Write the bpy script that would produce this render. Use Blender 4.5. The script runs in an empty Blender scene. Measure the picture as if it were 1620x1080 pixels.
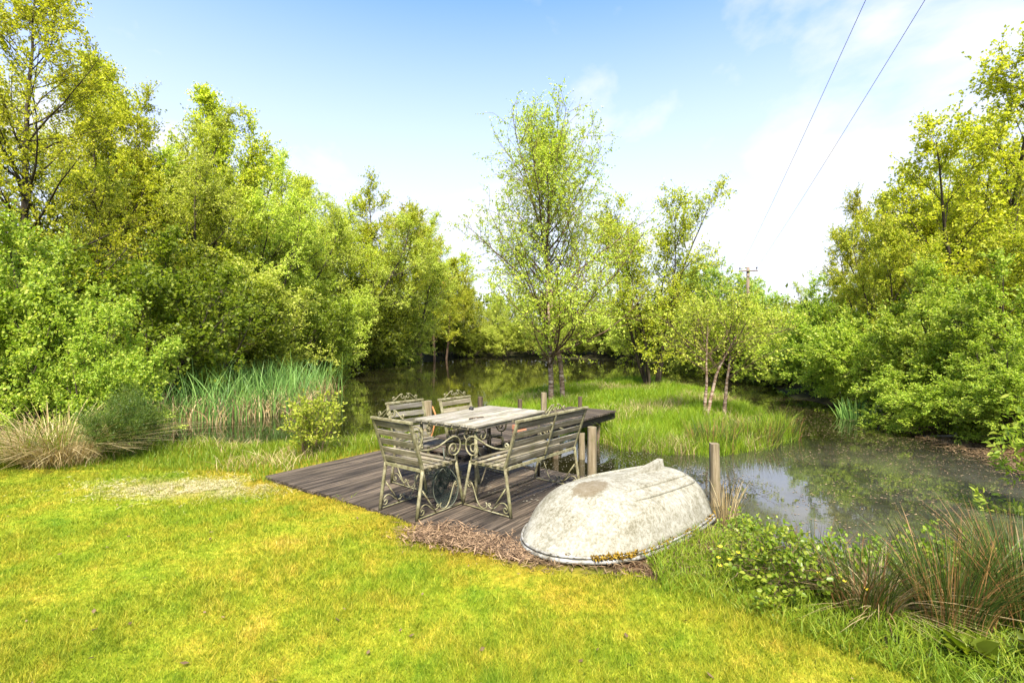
import bpy, math, random
import numpy as np
from mathutils import Vector, Matrix
R = math.radians
C = bpy.context.scene.collection
SC = bpy.context.scene

# ------------------------------------------------------------------ camera
FPX, HOR, EYE = 800.0, 535.0, 1.58        # focal length and horizon in photo pixels, eye height in metres
cam_d = bpy.data.cameras.new('camera')
cam = bpy.data.objects.new('camera', cam_d); C.objects.link(cam)
cam.location = (0, 0, EYE); cam.rotation_euler = (R(90), 0, 0)
cam_d.sensor_width = 36; cam_d.lens = FPX / 1620 * 36
cam_d.shift_y = -(540 - HOR) / 1620
cam_d.clip_start = 0.05; cam_d.clip_end = 2000
SC.camera = cam

# ------------------------------------------------------------------ light
SUN_EL, SUN_AZ = 54.0, 178.0              # azimuth clockwise from +Y (the view direction)
SC.view_settings.view_transform = 'Standard'; SC.view_settings.look = 'None'
SC.view_settings.exposure = 2.9; SC.view_settings.gamma = 1
sd_ = Vector((math.sin(R(SUN_AZ)) * math.cos(R(SUN_EL)), math.cos(R(SUN_AZ)) * math.cos(R(SUN_EL)), math.sin(R(SUN_EL))))
sun_d = bpy.data.lights.new('sun', 'SUN'); sun_d.energy = 2.1; sun_d.angle = R(9.0); sun_d.color = (1, .93, .80)
sun = bpy.data.objects.new('sun', sun_d); C.objects.link(sun)
sun.rotation_euler = (-sd_).to_track_quat('-Z', 'Y').to_euler(); sun.location = (0, -10, 30)

W = bpy.data.worlds.new('World'); SC.world = W; W.use_nodes = True
def build_world():
    nt = W.node_tree; N = nt.nodes; L = nt.links; N.clear()
    out = N.new('ShaderNodeOutputWorld'); bg = N.new('ShaderNodeBackground'); bg.inputs['Strength'].default_value = 0.078
    sky = N.new('ShaderNodeTexSky'); sky.sky_type = 'NISHITA'; sky.sun_disc = False
    sky.sun_elevation = R(SUN_EL); sky.sun_rotation = R(SUN_AZ); sky.dust_density = 1.0; sky.air_density = 1.0; sky.ozone_density = 2.6
    tc = N.new('ShaderNodeTexCoord'); sep = N.new('ShaderNodeSeparateXYZ'); L.new(tc.outputs['Generated'], sep.inputs[0])
    # thin high cloud, laid out over a flat layer above the place
    def math_(op, a, b=None, clamp=False):
        n = N.new('ShaderNodeMath'); n.operation = op; n.use_clamp = clamp
        for i, v in enumerate((a, b)):
            if v is None: continue
            if isinstance(v, (int, float)): n.inputs[i].default_value = v
            else: L.new(v, n.inputs[i])
        return n.outputs[0]
    z = math_('MAXIMUM', sep.outputs['Z'], 0.0)
    zz = math_('ADD', z, 0.16)
    comb = N.new('ShaderNodeCombineXYZ')
    L.new(math_('DIVIDE', sep.outputs['X'], zz), comb.inputs[0]); L.new(math_('DIVIDE', sep.outputs['Y'], zz), comb.inputs[1])
    mp = N.new('ShaderNodeMapping'); L.new(comb.outputs[0], mp.inputs[0]); mp.inputs['Location'].default_value = (CLOUD[0], CLOUD[1], 0)
    nz = N.new('ShaderNodeTexNoise'); nz.inputs['Scale'].default_value = 1.15; nz.inputs['Detail'].default_value = 8; nz.inputs['Roughness'].default_value = .55
    nz.inputs['Distortion'].default_value = .35
    L.new(mp.outputs[0], nz.inputs['Vector'])
    cr = N.new('ShaderNodeValToRGB'); cr.color_ramp.elements[0].position = .52; cr.color_ramp.elements[1].position = .66
    L.new(nz.outputs[0], cr.inputs[0])
    # pale haze thickening towards the horizon
    hz = N.new('ShaderNodeValToRGB'); hz.color_ramp.elements[0].position = .0; hz.color_ramp.elements[1].position = .56
    hz.color_ramp.elements[0].color = (.92,)*3 + (1,); hz.color_ramp.elements[1].color = (.0,)*3 + (1,)
    e = hz.color_ramp.elements.new(.22); e.color = (.80,)*3 + (1,)
    e = hz.color_ramp.elements.new(.38); e.color = (.46,)*3 + (1,)
    L.new(z, hz.inputs[0])
    m1 = N.new('ShaderNodeMixRGB'); L.new(hz.outputs[0], m1.inputs[0]); gn = N.new('ShaderNodeMixRGB'); gn.blend_type = 'MULTIPLY'; gn.inputs[0].default_value = 1; L.new(sky.outputs[0], gn.inputs[1]); gn.inputs[2].default_value = (.56, .65, .85, 1); L.new(gn.outputs[0], m1.inputs[1]); m1.inputs[2].default_value = SKY_HAZE + (1,)
    m2 = N.new('ShaderNodeMixRGB'); L.new(math_('MULTIPLY', cr.outputs[0], .95), m2.inputs[0]); L.new(m1.outputs[0], m2.inputs[1]); m2.inputs[2].default_value = SKY_CLOUD + (1,)
    L.new(m2.outputs[0], bg.inputs['Color']); L.new(bg.outputs[0], out.inputs[0])
CLOUD = (1.7, 5.2); SKY_HAZE = (2.0, 2.0, 2.05); SKY_CLOUD = (2.05, 2.03, 2.03)
build_world()
SC.cycles.max_bounces = 8; SC.cycles.transparent_max_bounces = 8; SC.cycles.diffuse_bounces = 4
SC.cycles.sample_clamp_indirect = 6
try:
    SC.cycles.use_denoising = True
except Exception:
    pass

# ------------------------------------------------------------------ helpers
def at(px, py, z):
    "the place on the level z seen at a photo pixel (used for measuring positions)"
    Y = FPX * (EYE - z) / (py - HOR)
    return Vector(((px - 810) / FPX * Y, Y, z))

def tag(o, label=None, cat=None, group=None, kind=None):
    if label: o['label'] = label
    if cat: o['category'] = cat
    if group: o['group'] = group
    if kind: o['kind'] = kind
    return o

def empty(name, loc, rz=0.0, s=1.0):
    o = bpy.data.objects.new(name, None); C.objects.link(o)
    o.empty_display_size = .1
    o.location = loc; o.rotation_euler = (0, 0, rz); o.scale = (s, s, s)
    return o

def link(name, me, m=None, parent=None):
    o = bpy.data.objects.new(name, me); C.objects.link(o)
    if m is not None and len(me.materials) == 0: me.materials.append(m)
    if parent is not None: o.parent = parent
    return o

def copy_tree(o, parent=None):
    c = o.copy(); C.objects.link(c)
    if parent is not None: c.parent = parent
    for ch in list(o.children): copy_tree(ch, c)
    return c

def np_mesh(name, V, F, smooth=False):
    V = np.ascontiguousarray(V, dtype=np.float32); F = np.ascontiguousarray(F, dtype=np.int32)
    k = F.shape[1]
    me = bpy.data.meshes.new(name)
    me.vertices.add(len(V)); me.vertices.foreach_set('co', V.ravel())
    me.loops.add(F.size); me.loops.foreach_set('vertex_index', F.ravel())
    me.polygons.add(len(F)); me.polygons.foreach_set('loop_start', np.arange(0, F.size, k, dtype=np.int32))
    if smooth: me.polygons.foreach_set('use_smooth', np.ones(len(F), dtype=bool))
    me.update(calc_edges=True)
    return me

class MB:
    "collects boxes, bars, tubes and sheets and links them as ONE mesh"
    def __init__(s): s.v = []; s.f = []; s.sm = []
    def add(s, vs, fs, smooth=False):
        b = len(s.v); s.v += [tuple(v) for v in vs]
        for f in fs: s.f.append(tuple(b + i for i in f)); s.sm.append(smooth)
        return s
    def bar(s, p0, p1, w, h, up=(0, 0, 1), ch=0.0):
        p0 = Vector(p0); p1 = Vector(p1); d = (p1 - p0).normalized(); up = Vector(up)
        sx = d.cross(up)
        if sx.length < 1e-4: sx = d.cross(Vector((0, 1, 0)))
        sx.normalize(); uz = sx.cross(d).normalized()
        c = min(w, h) * .18 if ch == 0 else ch
        a, b = w / 2, h / 2
        prof = [(-a + c, -b), (a - c, -b), (a, -b + c), (a, b - c), (a - c, b), (-a + c, b), (-a, b - c), (-a, -b + c)]
        vs = [p0 + sx * x + uz * y for x, y in prof] + [p1 + sx * x + uz * y for x, y in prof]
        fs = [(i, i + 8, (i + 1) % 8 + 8, (i + 1) % 8) for i in range(8)] + [tuple(range(8)), tuple(range(15, 7, -1))]
        return s.add(vs, fs)
    def tube(s, pts, r, n=6, cap=True):
        pts = [Vector(p) for p in pts]; m = len(pts)
        rs = r if isinstance(r, (list, tuple)) else [r] * m
        vs = []; fs = []; ref = None
        for i, p in enumerate(pts):
            t = (pts[min(i + 1, m - 1)] - pts[max(i - 1, 0)])
            t = t.normalized() if t.length > 1e-9 else Vector((0, 0, 1))
            if ref is None:
                ref = t.cross(Vector((0.3, 0.2, 1) if abs(t.z) < .9 else (1, .1, 0))).normalized()
            ref = (ref - t * ref.dot(t)).normalized(); b = t.cross(ref)
            for k in range(n):
                a = 2 * math.pi * k / n
                vs.append(p + (ref * math.cos(a) + b * math.sin(a)) * rs[i])
        for i in range(m - 1):
            for k in range(n):
                fs.append((i * n + k, i * n + (k + 1) % n, (i + 1) * n + (k + 1) % n, (i + 1) * n + k))
        if cap: fs += [tuple(range(n - 1, -1, -1)), tuple((m - 1) * n + k for k in range(n))]
        return s.add(vs, fs, True)
    def build(s, name, m, parent=None, loc=None):
        me = bpy.data.meshes.new(name); me.from_pydata(s.v, [], s.f); me.update()
        me.polygons.foreach_set('use_smooth', np.array(s.sm, dtype=bool))
        o = link(name, me, m, parent)
        if loc is not None: o.location = loc
        return o

# ------------------------------------------------------------------ materials
def nmat(name):
    m = bpy.data.materials.new(name); m.use_nodes = True
    nt = m.node_tree; nt.nodes.clear()
    out = nt.nodes.new('ShaderNodeOutputMaterial')
    return m, nt.nodes, nt.links, out
def ramp(N, stops, interp='LINEAR'):
    r = N.new('ShaderNodeValToRGB'); cr = r.color_ramp; cr.interpolation = interp
    while len(cr.elements) > 1: cr.elements.remove(cr.elements[-1])
    for i, (p, c) in enumerate(stops):
        e = cr.elements[0] if i == 0 else cr.elements.new(p)
        e.position = p; e.color = tuple(c) + (1,) if len(c) == 3 else c
    return r
DK = .58                                   # the photograph is exposed for the shade, so solid things keep modest real colours
def dk(c, k=None): return tuple(x * (DK if k is None else k) for x in c)
def noise(N, L, vec, scale, detail=4, rough=.55, dist=0):
    n = N.new('ShaderNodeTexNoise'); n.inputs['Scale'].default_value = scale; n.inputs['Detail'].default_value = detail
    n.inputs['Roughness'].default_value = rough; n.inputs['Distortion'].default_value = dist
    if vec is not None: L.new(vec, n.inputs['Vector'])
    return n.outputs[0]
def mix(N, L, fac, a, b, mode='MIX'):
    n = N.new('ShaderNodeMixRGB'); n.blend_type = mode
    for i, v in enumerate((fac, a, b)):
        if isinstance(v, (int, float)): n.inputs[i].default_value = v
        elif isinstance(v, tuple): n.inputs[i].default_value = v + (1,) if len(v) == 3 else v
        else: L.new(v, n.inputs[i])
    return n.outputs[0]
def mth(N, L, op, a, b=None, clamp=False):
    n = N.new('ShaderNodeMath'); n.operation = op; n.use_clamp = clamp
    for i, v in enumerate((a, b)):
        if v is None: continue
        if isinstance(v, (int, float)): n.inputs[i].default_value = v
        else: L.new(v, n.inputs[i])
    return n.outputs[0]
def mapping(N, L, vec, sc):
    n = N.new('ShaderNodeMapping'); n.inputs['Scale'].default_value = sc; L.new(vec, n.inputs[0]); return n.outputs[0]
def bump(N, L, h, strength, dist):
    b = N.new('ShaderNodeBump'); b.inputs['Strength'].default_value = strength; b.inputs['Distance'].default_value = dist
    L.new(h, b.inputs['Height']); return b.outputs[0]
def princ(N, L, out, col, rough=.7, spec=.3, normal=None, metal=0):
    p = N.new('ShaderNodeBsdfPrincipled'); p.inputs['Specular IOR Level'].default_value = spec; p.inputs['Metallic'].default_value = metal
    if isinstance(col, tuple): p.inputs['Base Color'].default_value = col + (1,)
    else: L.new(col, p.inputs['Base Color'])
    if isinstance(rough, (int, float)): p.inputs['Roughness'].default_value = rough
    else: L.new(rough, p.inputs['Roughness'])
    if normal is not None: L.new(normal, p.inputs['Normal'])
    if out is not None: L.new(p.outputs[0], out.inputs[0])
    return p

def leaf_mat(name, stops, trans=.52, tint=(1.08, 1.15, .55), clump=.35, rough=.5, spec=.25):
    "leaf colour varies leaf by leaf, in soft clumps, and from tree to tree"
    m, N, L, out = nmat(name)
    g = N.new('ShaderNodeNewGeometry'); oi = N.new('ShaderNodeObjectInfo')
    nz = noise(N, L, g.outputs['Position'], 1.1, 2)
    f = mth(N, L, 'ADD', mth(N, L, 'MULTIPLY', g.outputs['Random Per Island'], 1 - clump), mth(N, L, 'MULTIPLY', nz, clump))
    r = ramp(N, stops); L.new(f, r.inputs[0])
    hs = N.new('ShaderNodeHueSaturation'); L.new(r.outputs[0], hs.inputs['Color'])
    L.new(mth(N, L, 'ADD', mth(N, L, 'MULTIPLY', oi.outputs['Random'], .016), .490), hs.inputs['Hue'])
    L.new(mth(N, L, 'ADD', mth(N, L, 'MULTIPLY', oi.outputs['Random'], .35), .83), hs.inputs['Value'])
    p = princ(N, L, None, hs.outputs[0], rough, spec)
    t = N.new('ShaderNodeBsdfTranslucent')
    L.new(mix(N, L, 1.0, hs.outputs[0], tint, 'MULTIPLY'), t.inputs[0])
    ms = N.new('ShaderNodeMixShader'); ms.inputs[0].default_value = trans
    L.new(p.outputs[0], ms.inputs[1]); L.new(t.outputs[0], ms.inputs[2]); L.new(ms.outputs[0], out.inputs[0])
    return m

def wood_mat(name, c1, c2, c3, sc, rough=.85, bumpd=.004, green=None):
    m, N, L, out = nmat(name)
    tc = N.new('ShaderNodeTexCoord'); oi = N.new('ShaderNodeObjectInfo'); g = N.new('ShaderNodeNewGeometry')
    add = N.new('ShaderNodeVectorMath'); add.operation = 'ADD'; L.new(tc.outputs['Object'], add.inputs[0])
    L.new(mth(N, L, 'MULTIPLY', g.outputs['Random Per Island'], 37), add.inputs[1])
    v = mapping(N, L, add.outputs[0], sc)
    n1 = noise(N, L, v, 1, 6, .65)
    r = ramp(N, [(.28, dk(c1)), (.5, dk(c2)), (.72, dk(c3))]); L.new(n1, r.inputs[0])
    n2 = noise(N, L, tc.outputs['Object'], 9, 5, .7)
    col = r.outputs[0]
    if green:
        rr = ramp(N, [(.48, (0, 0, 0)), (.68, (1, 1, 1))]); L.new(n2, rr.inputs[0])
        col = mix(N, L, mth(N, L, 'MULTIPLY', rr.outputs[0], .7), col, dk(green))
    vv = mth(N, L, 'ADD', mth(N, L, 'MULTIPLY', g.outputs['Random Per Island'], .5), .75)
    col = mix(N, L, 1.0, col, vv, 'MULTIPLY')
    princ(N, L, out, col, rough, .2, bump(N, L, n1, .6, bumpd))
    return m

M = {}
def build_materials():
    M['leaf_birch'] = leaf_mat('birch_leaf', [(0.1, (0.2331, 0.3276, 0.0264)), (0.5, (0.3729, 0.446, 0.044)), (0.9, (0.5595, 0.5576, 0.11))])
    M['leaf_alder'] = leaf_mat('alder_leaf', [(0.1, (0.2534, 0.3323, 0.0216)), (0.5, (0.4289, 0.4722, 0.0347)), (0.9, (0.6628, 0.6296, 0.0867))])
    M['leaf_yellow'] = leaf_mat('spring_leaf', [(0.1, (0.2503, 0.3012, 0.0157)), (0.5, (0.4289, 0.4516, 0.027)), (0.9, (0.6791, 0.6188, 0.0674))])
    M['leaf_willow'] = leaf_mat('willow_leaf', [(0.1, (0.244, 0.3284, 0.033)), (0.5, (0.4068, 0.4744, 0.0613)), (0.9, (0.6511, 0.6568, 0.1532))])
    M['leaf_hazel'] = leaf_mat('hazel_leaf', [(0.1, (0.1745, 0.2824, 0.0248)), (0.5, (0.3013, 0.4085, 0.0413)), (0.9, (0.5074, 0.5407, 0.0909))])
    M['leaf_thorn'] = leaf_mat('hawthorn_leaf', [(0.1, (0.2119, 0.2943, 0.0185)), (0.5, (0.3813, 0.4339, 0.0296)), (0.9, (0.6357, 0.5734, 0.0835))])
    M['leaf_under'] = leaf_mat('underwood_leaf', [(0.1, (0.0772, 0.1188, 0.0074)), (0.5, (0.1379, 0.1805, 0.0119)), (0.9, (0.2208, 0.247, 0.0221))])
    M['leaf_rust'] = leaf_mat('young_oak_leaf', [(0.1, (0.2447, 0.2468, 0.0369)), (0.5, (0.3669, 0.3194, 0.0492)), (0.9, (0.4586, 0.363, 0.0821))])
    M['leaf_bramble'] = leaf_mat('bramble_leaf', [(0.1, (0.0963, 0.1848, 0.013)), (0.55, (0.2063, 0.3036, 0.0216)), (0.95, (0.4125, 0.4488, 0.054))], rough=.4, spec=.4)
    M['leaf_broom'] = leaf_mat('broom_needle', [(0.1, (0.0275, 0.0653, 0.0062)), (0.5, (0.055, 0.101, 0.0092)), (0.9, (0.132, 0.1663, 0.0154))], trans=.15)
    M['leaf_dry'] = leaf_mat('dry_blade', [(0.05, (0.14, 0.09, 0.035)), (0.5, (0.31, 0.225, 0.095)), (0.95, (0.52, 0.42, 0.22))], trans=.2, tint=(1.1, 1, .8), clump=.1)
    M['leaf_rush'] = leaf_mat('rush_blade', [(0.05, (0.022, 0.0405, 0.0064)), (0.5, (0.0495, 0.0765, 0.0096)), (0.68, (0.0825, 0.081, 0.0144)), (0.72, (0.187, 0.0945, 0.032)), (0.98, (0.242, 0.135, 0.052))], trans=.15, clump=.08)
    M['leaf_reed'] = leaf_mat('reed_blade', [(0.05, (0.06, 0.13, 0.025)), (0.6, (0.12, 0.22, 0.04)), (0.95, (0.21, 0.31, 0.075))], trans=.3, clump=.15, tint=(1.1, 1.15, .7))
    M['leaf_tall'] = leaf_mat('tall_grass_blade', [(0.1, (0.0862, 0.1512, 0.0078)), (0.5, (0.1495, 0.216, 0.0117)), (0.8, (0.2415, 0.2592, 0.0234)), (0.95, (0.345, 0.27, 0.091))], trans=.4, clump=.45)
    M['leaf_island'] = leaf_mat('island_grass_blade', [(0.1, (0.09, 0.162, 0.0065)), (0.5, (0.156, 0.2376, 0.0091)), (0.85, (0.24, 0.2808, 0.0182)), (0.97, (0.36, 0.27, 0.091))], trans=.4, clump=.3)
    M['leaf_far'] = leaf_mat('far_leaf', [(0.1, (0.172, 0.2772, 0.0401)), (0.5, (0.3249, 0.4356, 0.0667)), (0.9, (0.516, 0.594, 0.1334))])
    M['flower'] = leaf_mat('buttercup_petal', [(.1, (.75, .55, .02)), (.9, (.85, .68, .04))], trans=.2)

    # lawn: moss and grass, patch colours set by the place
    def lawn_col(N, L, pos):
        a = noise(N, L, pos, .95, 5, .6); b = noise(N, L, pos, 3.7, 5, .65); c = noise(N, L, pos, .33, 3)
        r = ramp(N, [(.36, (.130, .215, .009)), (.46, (.215, .27, .013)), (.56, (.29, .295, .018)), (.65, (.375, .31, .03)), (.76, (.46, .36, .075))])
        L.new(mth(N, L, 'ADD', mth(N, L, 'MULTIPLY', a, .55), mth(N, L, 'MULTIPLY', b, .47)), r.inputs[0])
        r2 = ramp(N, [(.48, (0, 0, 0)), (.66, (1, 1, 1))]); L.new(c, r2.inputs[0])
        col = mix(N, L, mth(N, L, 'MULTIPLY', r2.outputs[0], .16), r.outputs[0], (.31, .255, .024))
        # moss band along the edge of the deck
        sp = N.new('ShaderNodeSeparateXYZ'); L.new(pos, sp.inputs[0])
        dd = mth(N, L, 'ADD', mth(N, L, 'MULTIPLY', mth(N, L, 'SUBTRACT', sp.outputs[0], -2.8), .588), mth(N, L, 'MULTIPLY', mth(N, L, 'SUBTRACT', sp.outputs[1], 5.75), .809))
        dd = mth(N, L, 'ADD', dd, mth(N, L, 'MULTIPLY', mth(N, L, 'SUBTRACT', b, .5), .9))
        r3 = ramp(N, [(.0, (0, 0, 0)), (1, (1, 1, 1))]); L.new(mth(N, L, 'ADD', mth(N, L, 'MULTIPLY', dd, 1.6), 1.0), r3.inputs[0])
        xr = mth(N, L, 'SUBTRACT', 1.0, mth(N, L, 'MULTIPLY', mth(N, L, 'SUBTRACT', sp.outputs[0], .2), 1.4, True), True)
        col = mix(N, L, mth(N, L, 'MULTIPLY', mth(N, L, 'MULTIPLY', r3.outputs[0], xr), .75), col, (.31, .225, .018))
        # a pale worn mat of dead moss
        ex = mth(N, L, 'DIVIDE', mth(N, L, 'SUBTRACT', sp.outputs[0], -3.45), .95); ey = mth(N, L, 'DIVIDE', mth(N, L, 'SUBTRACT', sp.outputs[1], 5.35), .42)
        e = mth(N, L, 'ADD', mth(N, L, 'MULTIPLY', ex, ex), mth(N, L, 'MULTIPLY', ey, ey))
        e = mth(N, L, 'ADD', e, mth(N, L, 'MULTIPLY', mth(N, L, 'SUBTRACT', b, .5), 3.2))
        r4 = ramp(N, [(.3, (1, 1, 1)), (.95, (0, 0, 0))]); L.new(e, r4.inputs[0])
        d = noise(N, L, pos, 13.0, 4, .7); r5 = ramp(N, [(.34, (.66, .74, .62)), (.5, (1, 1, 1)), (.66, (1.28, 1.2, 1.5))]); L.new(d, r5.inputs[0])
        col = mix(N, L, 1.0, col, r5.outputs[0], 'MULTIPLY')
        return mix(N, L, mth(N, L, 'MULTIPLY', r4.outputs[0], .5), col, (.36, .32, .12)), b
    m, N, L, out = nmat('lawn_blade')
    g = N.new('ShaderNodeNewGeometry'); col, b = lawn_col(N, L, g.outputs['Position'])
    vr = ramp(N, [(0, (.45, .58, .5)), (.45, (.95, 1, 1)), (.80, (1.15, 1.1, 1.1)), (.9, (1.5, 1.25, 2.0)), (1, (1.8, 1.5, 3.2))]); L.new(g.outputs['Random Per Island'], vr.inputs[0])
    col = mix(N, L, 1.0, col, vr.outputs[0], 'MULTIPLY')
    p = princ(N, L, None, col, .6, .15); t = N.new('ShaderNodeBsdfTranslucent'); L.new(mix(N, L, 1.0, col, (1.2, 1.1, .6), 'MULTIPLY'), t.inputs[0])
    ms = N.new('ShaderNodeMixShader'); ms.inputs[0].default_value = .35; L.new(p.outputs[0], ms.inputs[1]); L.new(t.outputs[0], ms.inputs[2]); L.new(ms.outputs[0], out.inputs[0])
    M['lawn_blade'] = m
    # ground
    m, N, L, out = nmat('ground_soil_and_moss')
    g = N.new('ShaderNodeNewGeometry'); col, b = lawn_col(N, L, g.outputs['Position'])
    col = mix(N, L, 1.0, col, (.74, .74, .74), 'MULTIPLY')
    a1 = N.new('ShaderNodeAttribute'); a1.attribute_name = 'lawn'; a2 = N.new('ShaderNodeAttribute'); a2.attribute_name = 'litter'
    n2 = noise(N, L, g.outputs['Position'], 14, 6, .7); n3 = noise(N, L, g.outputs['Position'], 2.2, 5, .6)
    soil = ramp(N, [(.3, (.010, .009, .005)), (.5, (.024, .021, .009)), (.7, (.04, .042, .012))]); L.new(n3, soil.inputs[0])
    lit = ramp(N, [(.3, (.025, .013, .006)), (.5, (.07, .038, .017)), (.7, (.15, .09, .045))]); L.new(n2, lit.inputs[0])
    base = mix(N, L, a1.outputs['Fac'], soil.outputs[0], col)
    base = mix(N, L, a2.outputs['Fac'], base, lit.outputs[0])
    princ(N, L, out, base, .95, .1, bump(N, L, n2, .7, .02)); M['ground'] = m
    # pond water
    m, N, L, out = nmat('pond_water')
    g = N.new('ShaderNodeNewGeometry'); v = g.outputs['Position']
    n1 = noise(N, L, mapping(N, L, v, (1, 1, 1)), 2.6, 3, .5)
    n2 = noise(N, L, v, .55, 4, .6); n3 = noise(N, L, v, 5.0, 6, .7)
    rr = ramp(N, [(.48, (.015, .015, .015)), (.66, (.12, .12, .12))]); L.new(mth(N, L, 'ADD', mth(N, L, 'MULTIPLY', n2, .6), mth(N, L, 'MULTIPLY', n3, .4)), rr.inputs[0])
    cc = ramp(N, [(.42, (.008, .008, .0025)), (.65, (.018, .016, .006))]); L.new(n2, cc.inputs[0])
    sp = N.new('ShaderNodeSeparateXYZ'); L.new(v, sp.inputs[0])                # near right arm: pollen tint with the water's silvery sheen painted into its colour
    fx = mth(N, L, 'SUBTRACT', mth(N, L, 'MULTIPLY', sp.outputs[0], .8), 1.6, True); fy = mth(N, L, 'SUBTRACT', 2.6, mth(N, L, 'MULTIPLY', sp.outputs[1], .26), True)
    ff = ramp(N, [(.38, (.25, .25, .25)), (.62, (1, 1, 1))]); L.new(mth(N, L, 'ADD', mth(N, L, 'MULTIPLY', n2, .5), mth(N, L, 'MULTIPLY', n3, .5)), ff.inputs[0])
    film_sheen = mth(N, L, 'MULTIPLY', mth(N, L, 'MULTIPLY', fx, fy), mth(N, L, 'MULTIPLY', ff.outputs[0], .6))
    wc = mix(N, L, film_sheen, cc.outputs[0], (.085, .083, .068))
    p = princ(N, L, out, wc, rr.outputs[0], .5, bump(N, L, n1, .07, .02)); p.inputs['IOR'].default_value = 1.95
    M['water'] = m
    M['deck'] = deck_mat('weathered_decking', (1.6, 30, 30))
    M['walk'] = deck_mat('weathered_walkway_boards', (30, 1.6, 30))
    M['slat'] = wood_mat('weathered_slat', (.09, .072, .04), (.26, .22, .14), (.54, .475, .34), (3, 45, 45), green=(.125, .125, .04))
    M['tabletop'] = wood_mat('weathered_table_slat', (.14, .12, .085), (.36, .325, .25), (.58, .53, .43), (3, 45, 45), green=(.24, .225, .12))
    M['slat_grey'] = wood_mat('silvered_slat', (.075, .062, .045), (.19, .17, .13), (.42, .39, .33), (3, 45, 45), green=(.16, .155, .07))
    M['post'] = wood_mat('post_wood', (.13, .095, .05), (.30, .235, .135), (.46, .385, .25), (35, 35, 2.0), green=(.19, .17, .07), bumpd=.01)
    M['dark_post'] = wood_mat('dark_post_wood', (.05, .035, .02), (.12, .085, .05), (.22, .165, .10), (35, 35, 2.0), bumpd=.01)
    M['beam'] = wood_mat('dark_beam_wood', (.025, .02, .013), (.06, .05, .034), (.11, .095, .065), (2, 30, 30))
    M['pole'] = wood_mat('pole_wood', (.14, .10, .07), (.24, .18, .13), (.34, .27, .20), (20, 20, 1))
    # painted wrought iron, chalky and lichened
    m, N, L, out = nmat('painted_iron')
    tc = N.new('ShaderNodeTexCoord'); n1 = noise(N, L, tc.outputs['Object'], 22, 6, .7); n2 = noise(N, L, tc.outputs['Object'], 5, 4)
    r = ramp(N, [(.32, dk((.085, .06, .03))), (.45, dk((.23, .20, .10))), (.62, dk((.40, .37, .215))), (.8, dk((.62, .58, .43)))]); L.new(n1, r.inputs[0])
    rg = ramp(N, [(.45, (0, 0, 0)), (.65, (1, 1, 1))]); L.new(n2, rg.inputs[0])
    princ(N, L, out, mix(N, L, mth(N, L, 'MULTIPLY', rg.outputs[0], .6), r.outputs[0], dk((.15, .15, .05))), .75, .3, bump(N, L, n1, .4, .002)); M['iron'] = m
    m, N, L, out = nmat('dark_iron')
    tc = N.new('ShaderNodeTexCoord'); n1 = noise(N, L, tc.outputs['Object'], 25, 6, .7)
    r = ramp(N, [(.3, (.02, .017, .012)), (.55, (.06, .05, .03)), (.75, (.20, .17, .10))]); L.new(n1, r.inputs[0])
    princ(N, L, out, r.outputs[0], .7, .3); M['iron_dark'] = m
    # bark
    m, N, L, out = nmat('birch_bark')
    tc = N.new('ShaderNodeTexCoord'); n1 = noise(N, L, mapping(N, L, tc.outputs['Object'], (4, 4, 22)), 1, 6, .7); n2 = noise(N, L, tc.outputs['Object'], 2.2, 5, .6)
    r = ramp(N, [(.36, dk((.05, .03, .02))), (.47, dk((.27, .17, .10))), (.58, dk((.66, .52, .38))), (.72, dk((.85, .76, .65)))]); L.new(n1, r.inputs[0])
    rg = ramp(N, [(.40, (0, 0, 0)), (.62, (1, 1, 1))]); L.new(n2, rg.inputs[0])
    princ(N, L, out, mix(N, L, mth(N, L, 'MULTIPLY', rg.outputs[0], .65), r.outputs[0], dk((.20, .12, .065))), .85, .2, bump(N, L, n1, .5, .01)); M['bark_birch'] = m
    def bark(name, c1, c2, c3):
        m, N, L, out = nmat(name)
        tc = N.new('ShaderNodeTexCoord'); n1 = noise(N, L, mapping(N, L, tc.outputs['Object'], (14, 14, 3)), 1, 6, .7)
        r = ramp(N, [(.3, dk(c1)), (.5, dk(c2)), (.72, dk(c3))]); L.new(n1, r.inputs[0])
        princ(N, L, out, r.outputs[0], .9, .15, bump(N, L, n1, .7, .015)); return m
    M['bark'] = bark('grey_brown_bark', (.035, .027, .018), (.085, .066, .042), (.16, .135, .09))
    M['bark_red'] = bark('red_brown_bark', (.07, .042, .025), (.17, .11, .065), (.28, .20, .13))
    # boat skin
    m, N, L, out = nmat('grimy_white_hull')
    tc = N.new('ShaderNodeTexCoord'); v = tc.outputs['Object']
    n1 = noise(N, L, v, 42, 6, .8); n2 = noise(N, L, v, 6, 6, .7); n3 = noise(N, L, mapping(N, L, v, (20, 12, 2.2)), 1, 5, .6)
    sp = N.new('ShaderNodeSeparateXYZ'); L.new(v, sp.inputs[0])
    c0 = ramp(N, [(.37, (.085, .073, .043)), (.45, (.158, .146, .102)), (.53, (.228, .216, .168)), (.63, (.31, .298, .25))]); L.new(mth(N, L, 'ADD', mth(N, L, 'MULTIPLY', n1, .62), mth(N, L, 'MULTIPLY', n2, .38)), c0.inputs[0])
    sc = ramp(N, [(.52, (0, 0, 0)), (.70, (1, 1, 1))]); L.new(n3, sc.inputs[0])
    col = mix(N, L, mth(N, L, 'MULTIPLY', sc.outputs[0], .45), c0.outputs[0], (.085, .08, .05))
    spk = ramp(N, [(.60, (0, 0, 0)), (.68, (1, 1, 1))]); L.new(n1, spk.inputs[0])
    col = mix(N, L, mth(N, L, 'MULTIPLY', spk.outputs[0], .45), col, (.06, .05, .028))
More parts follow.
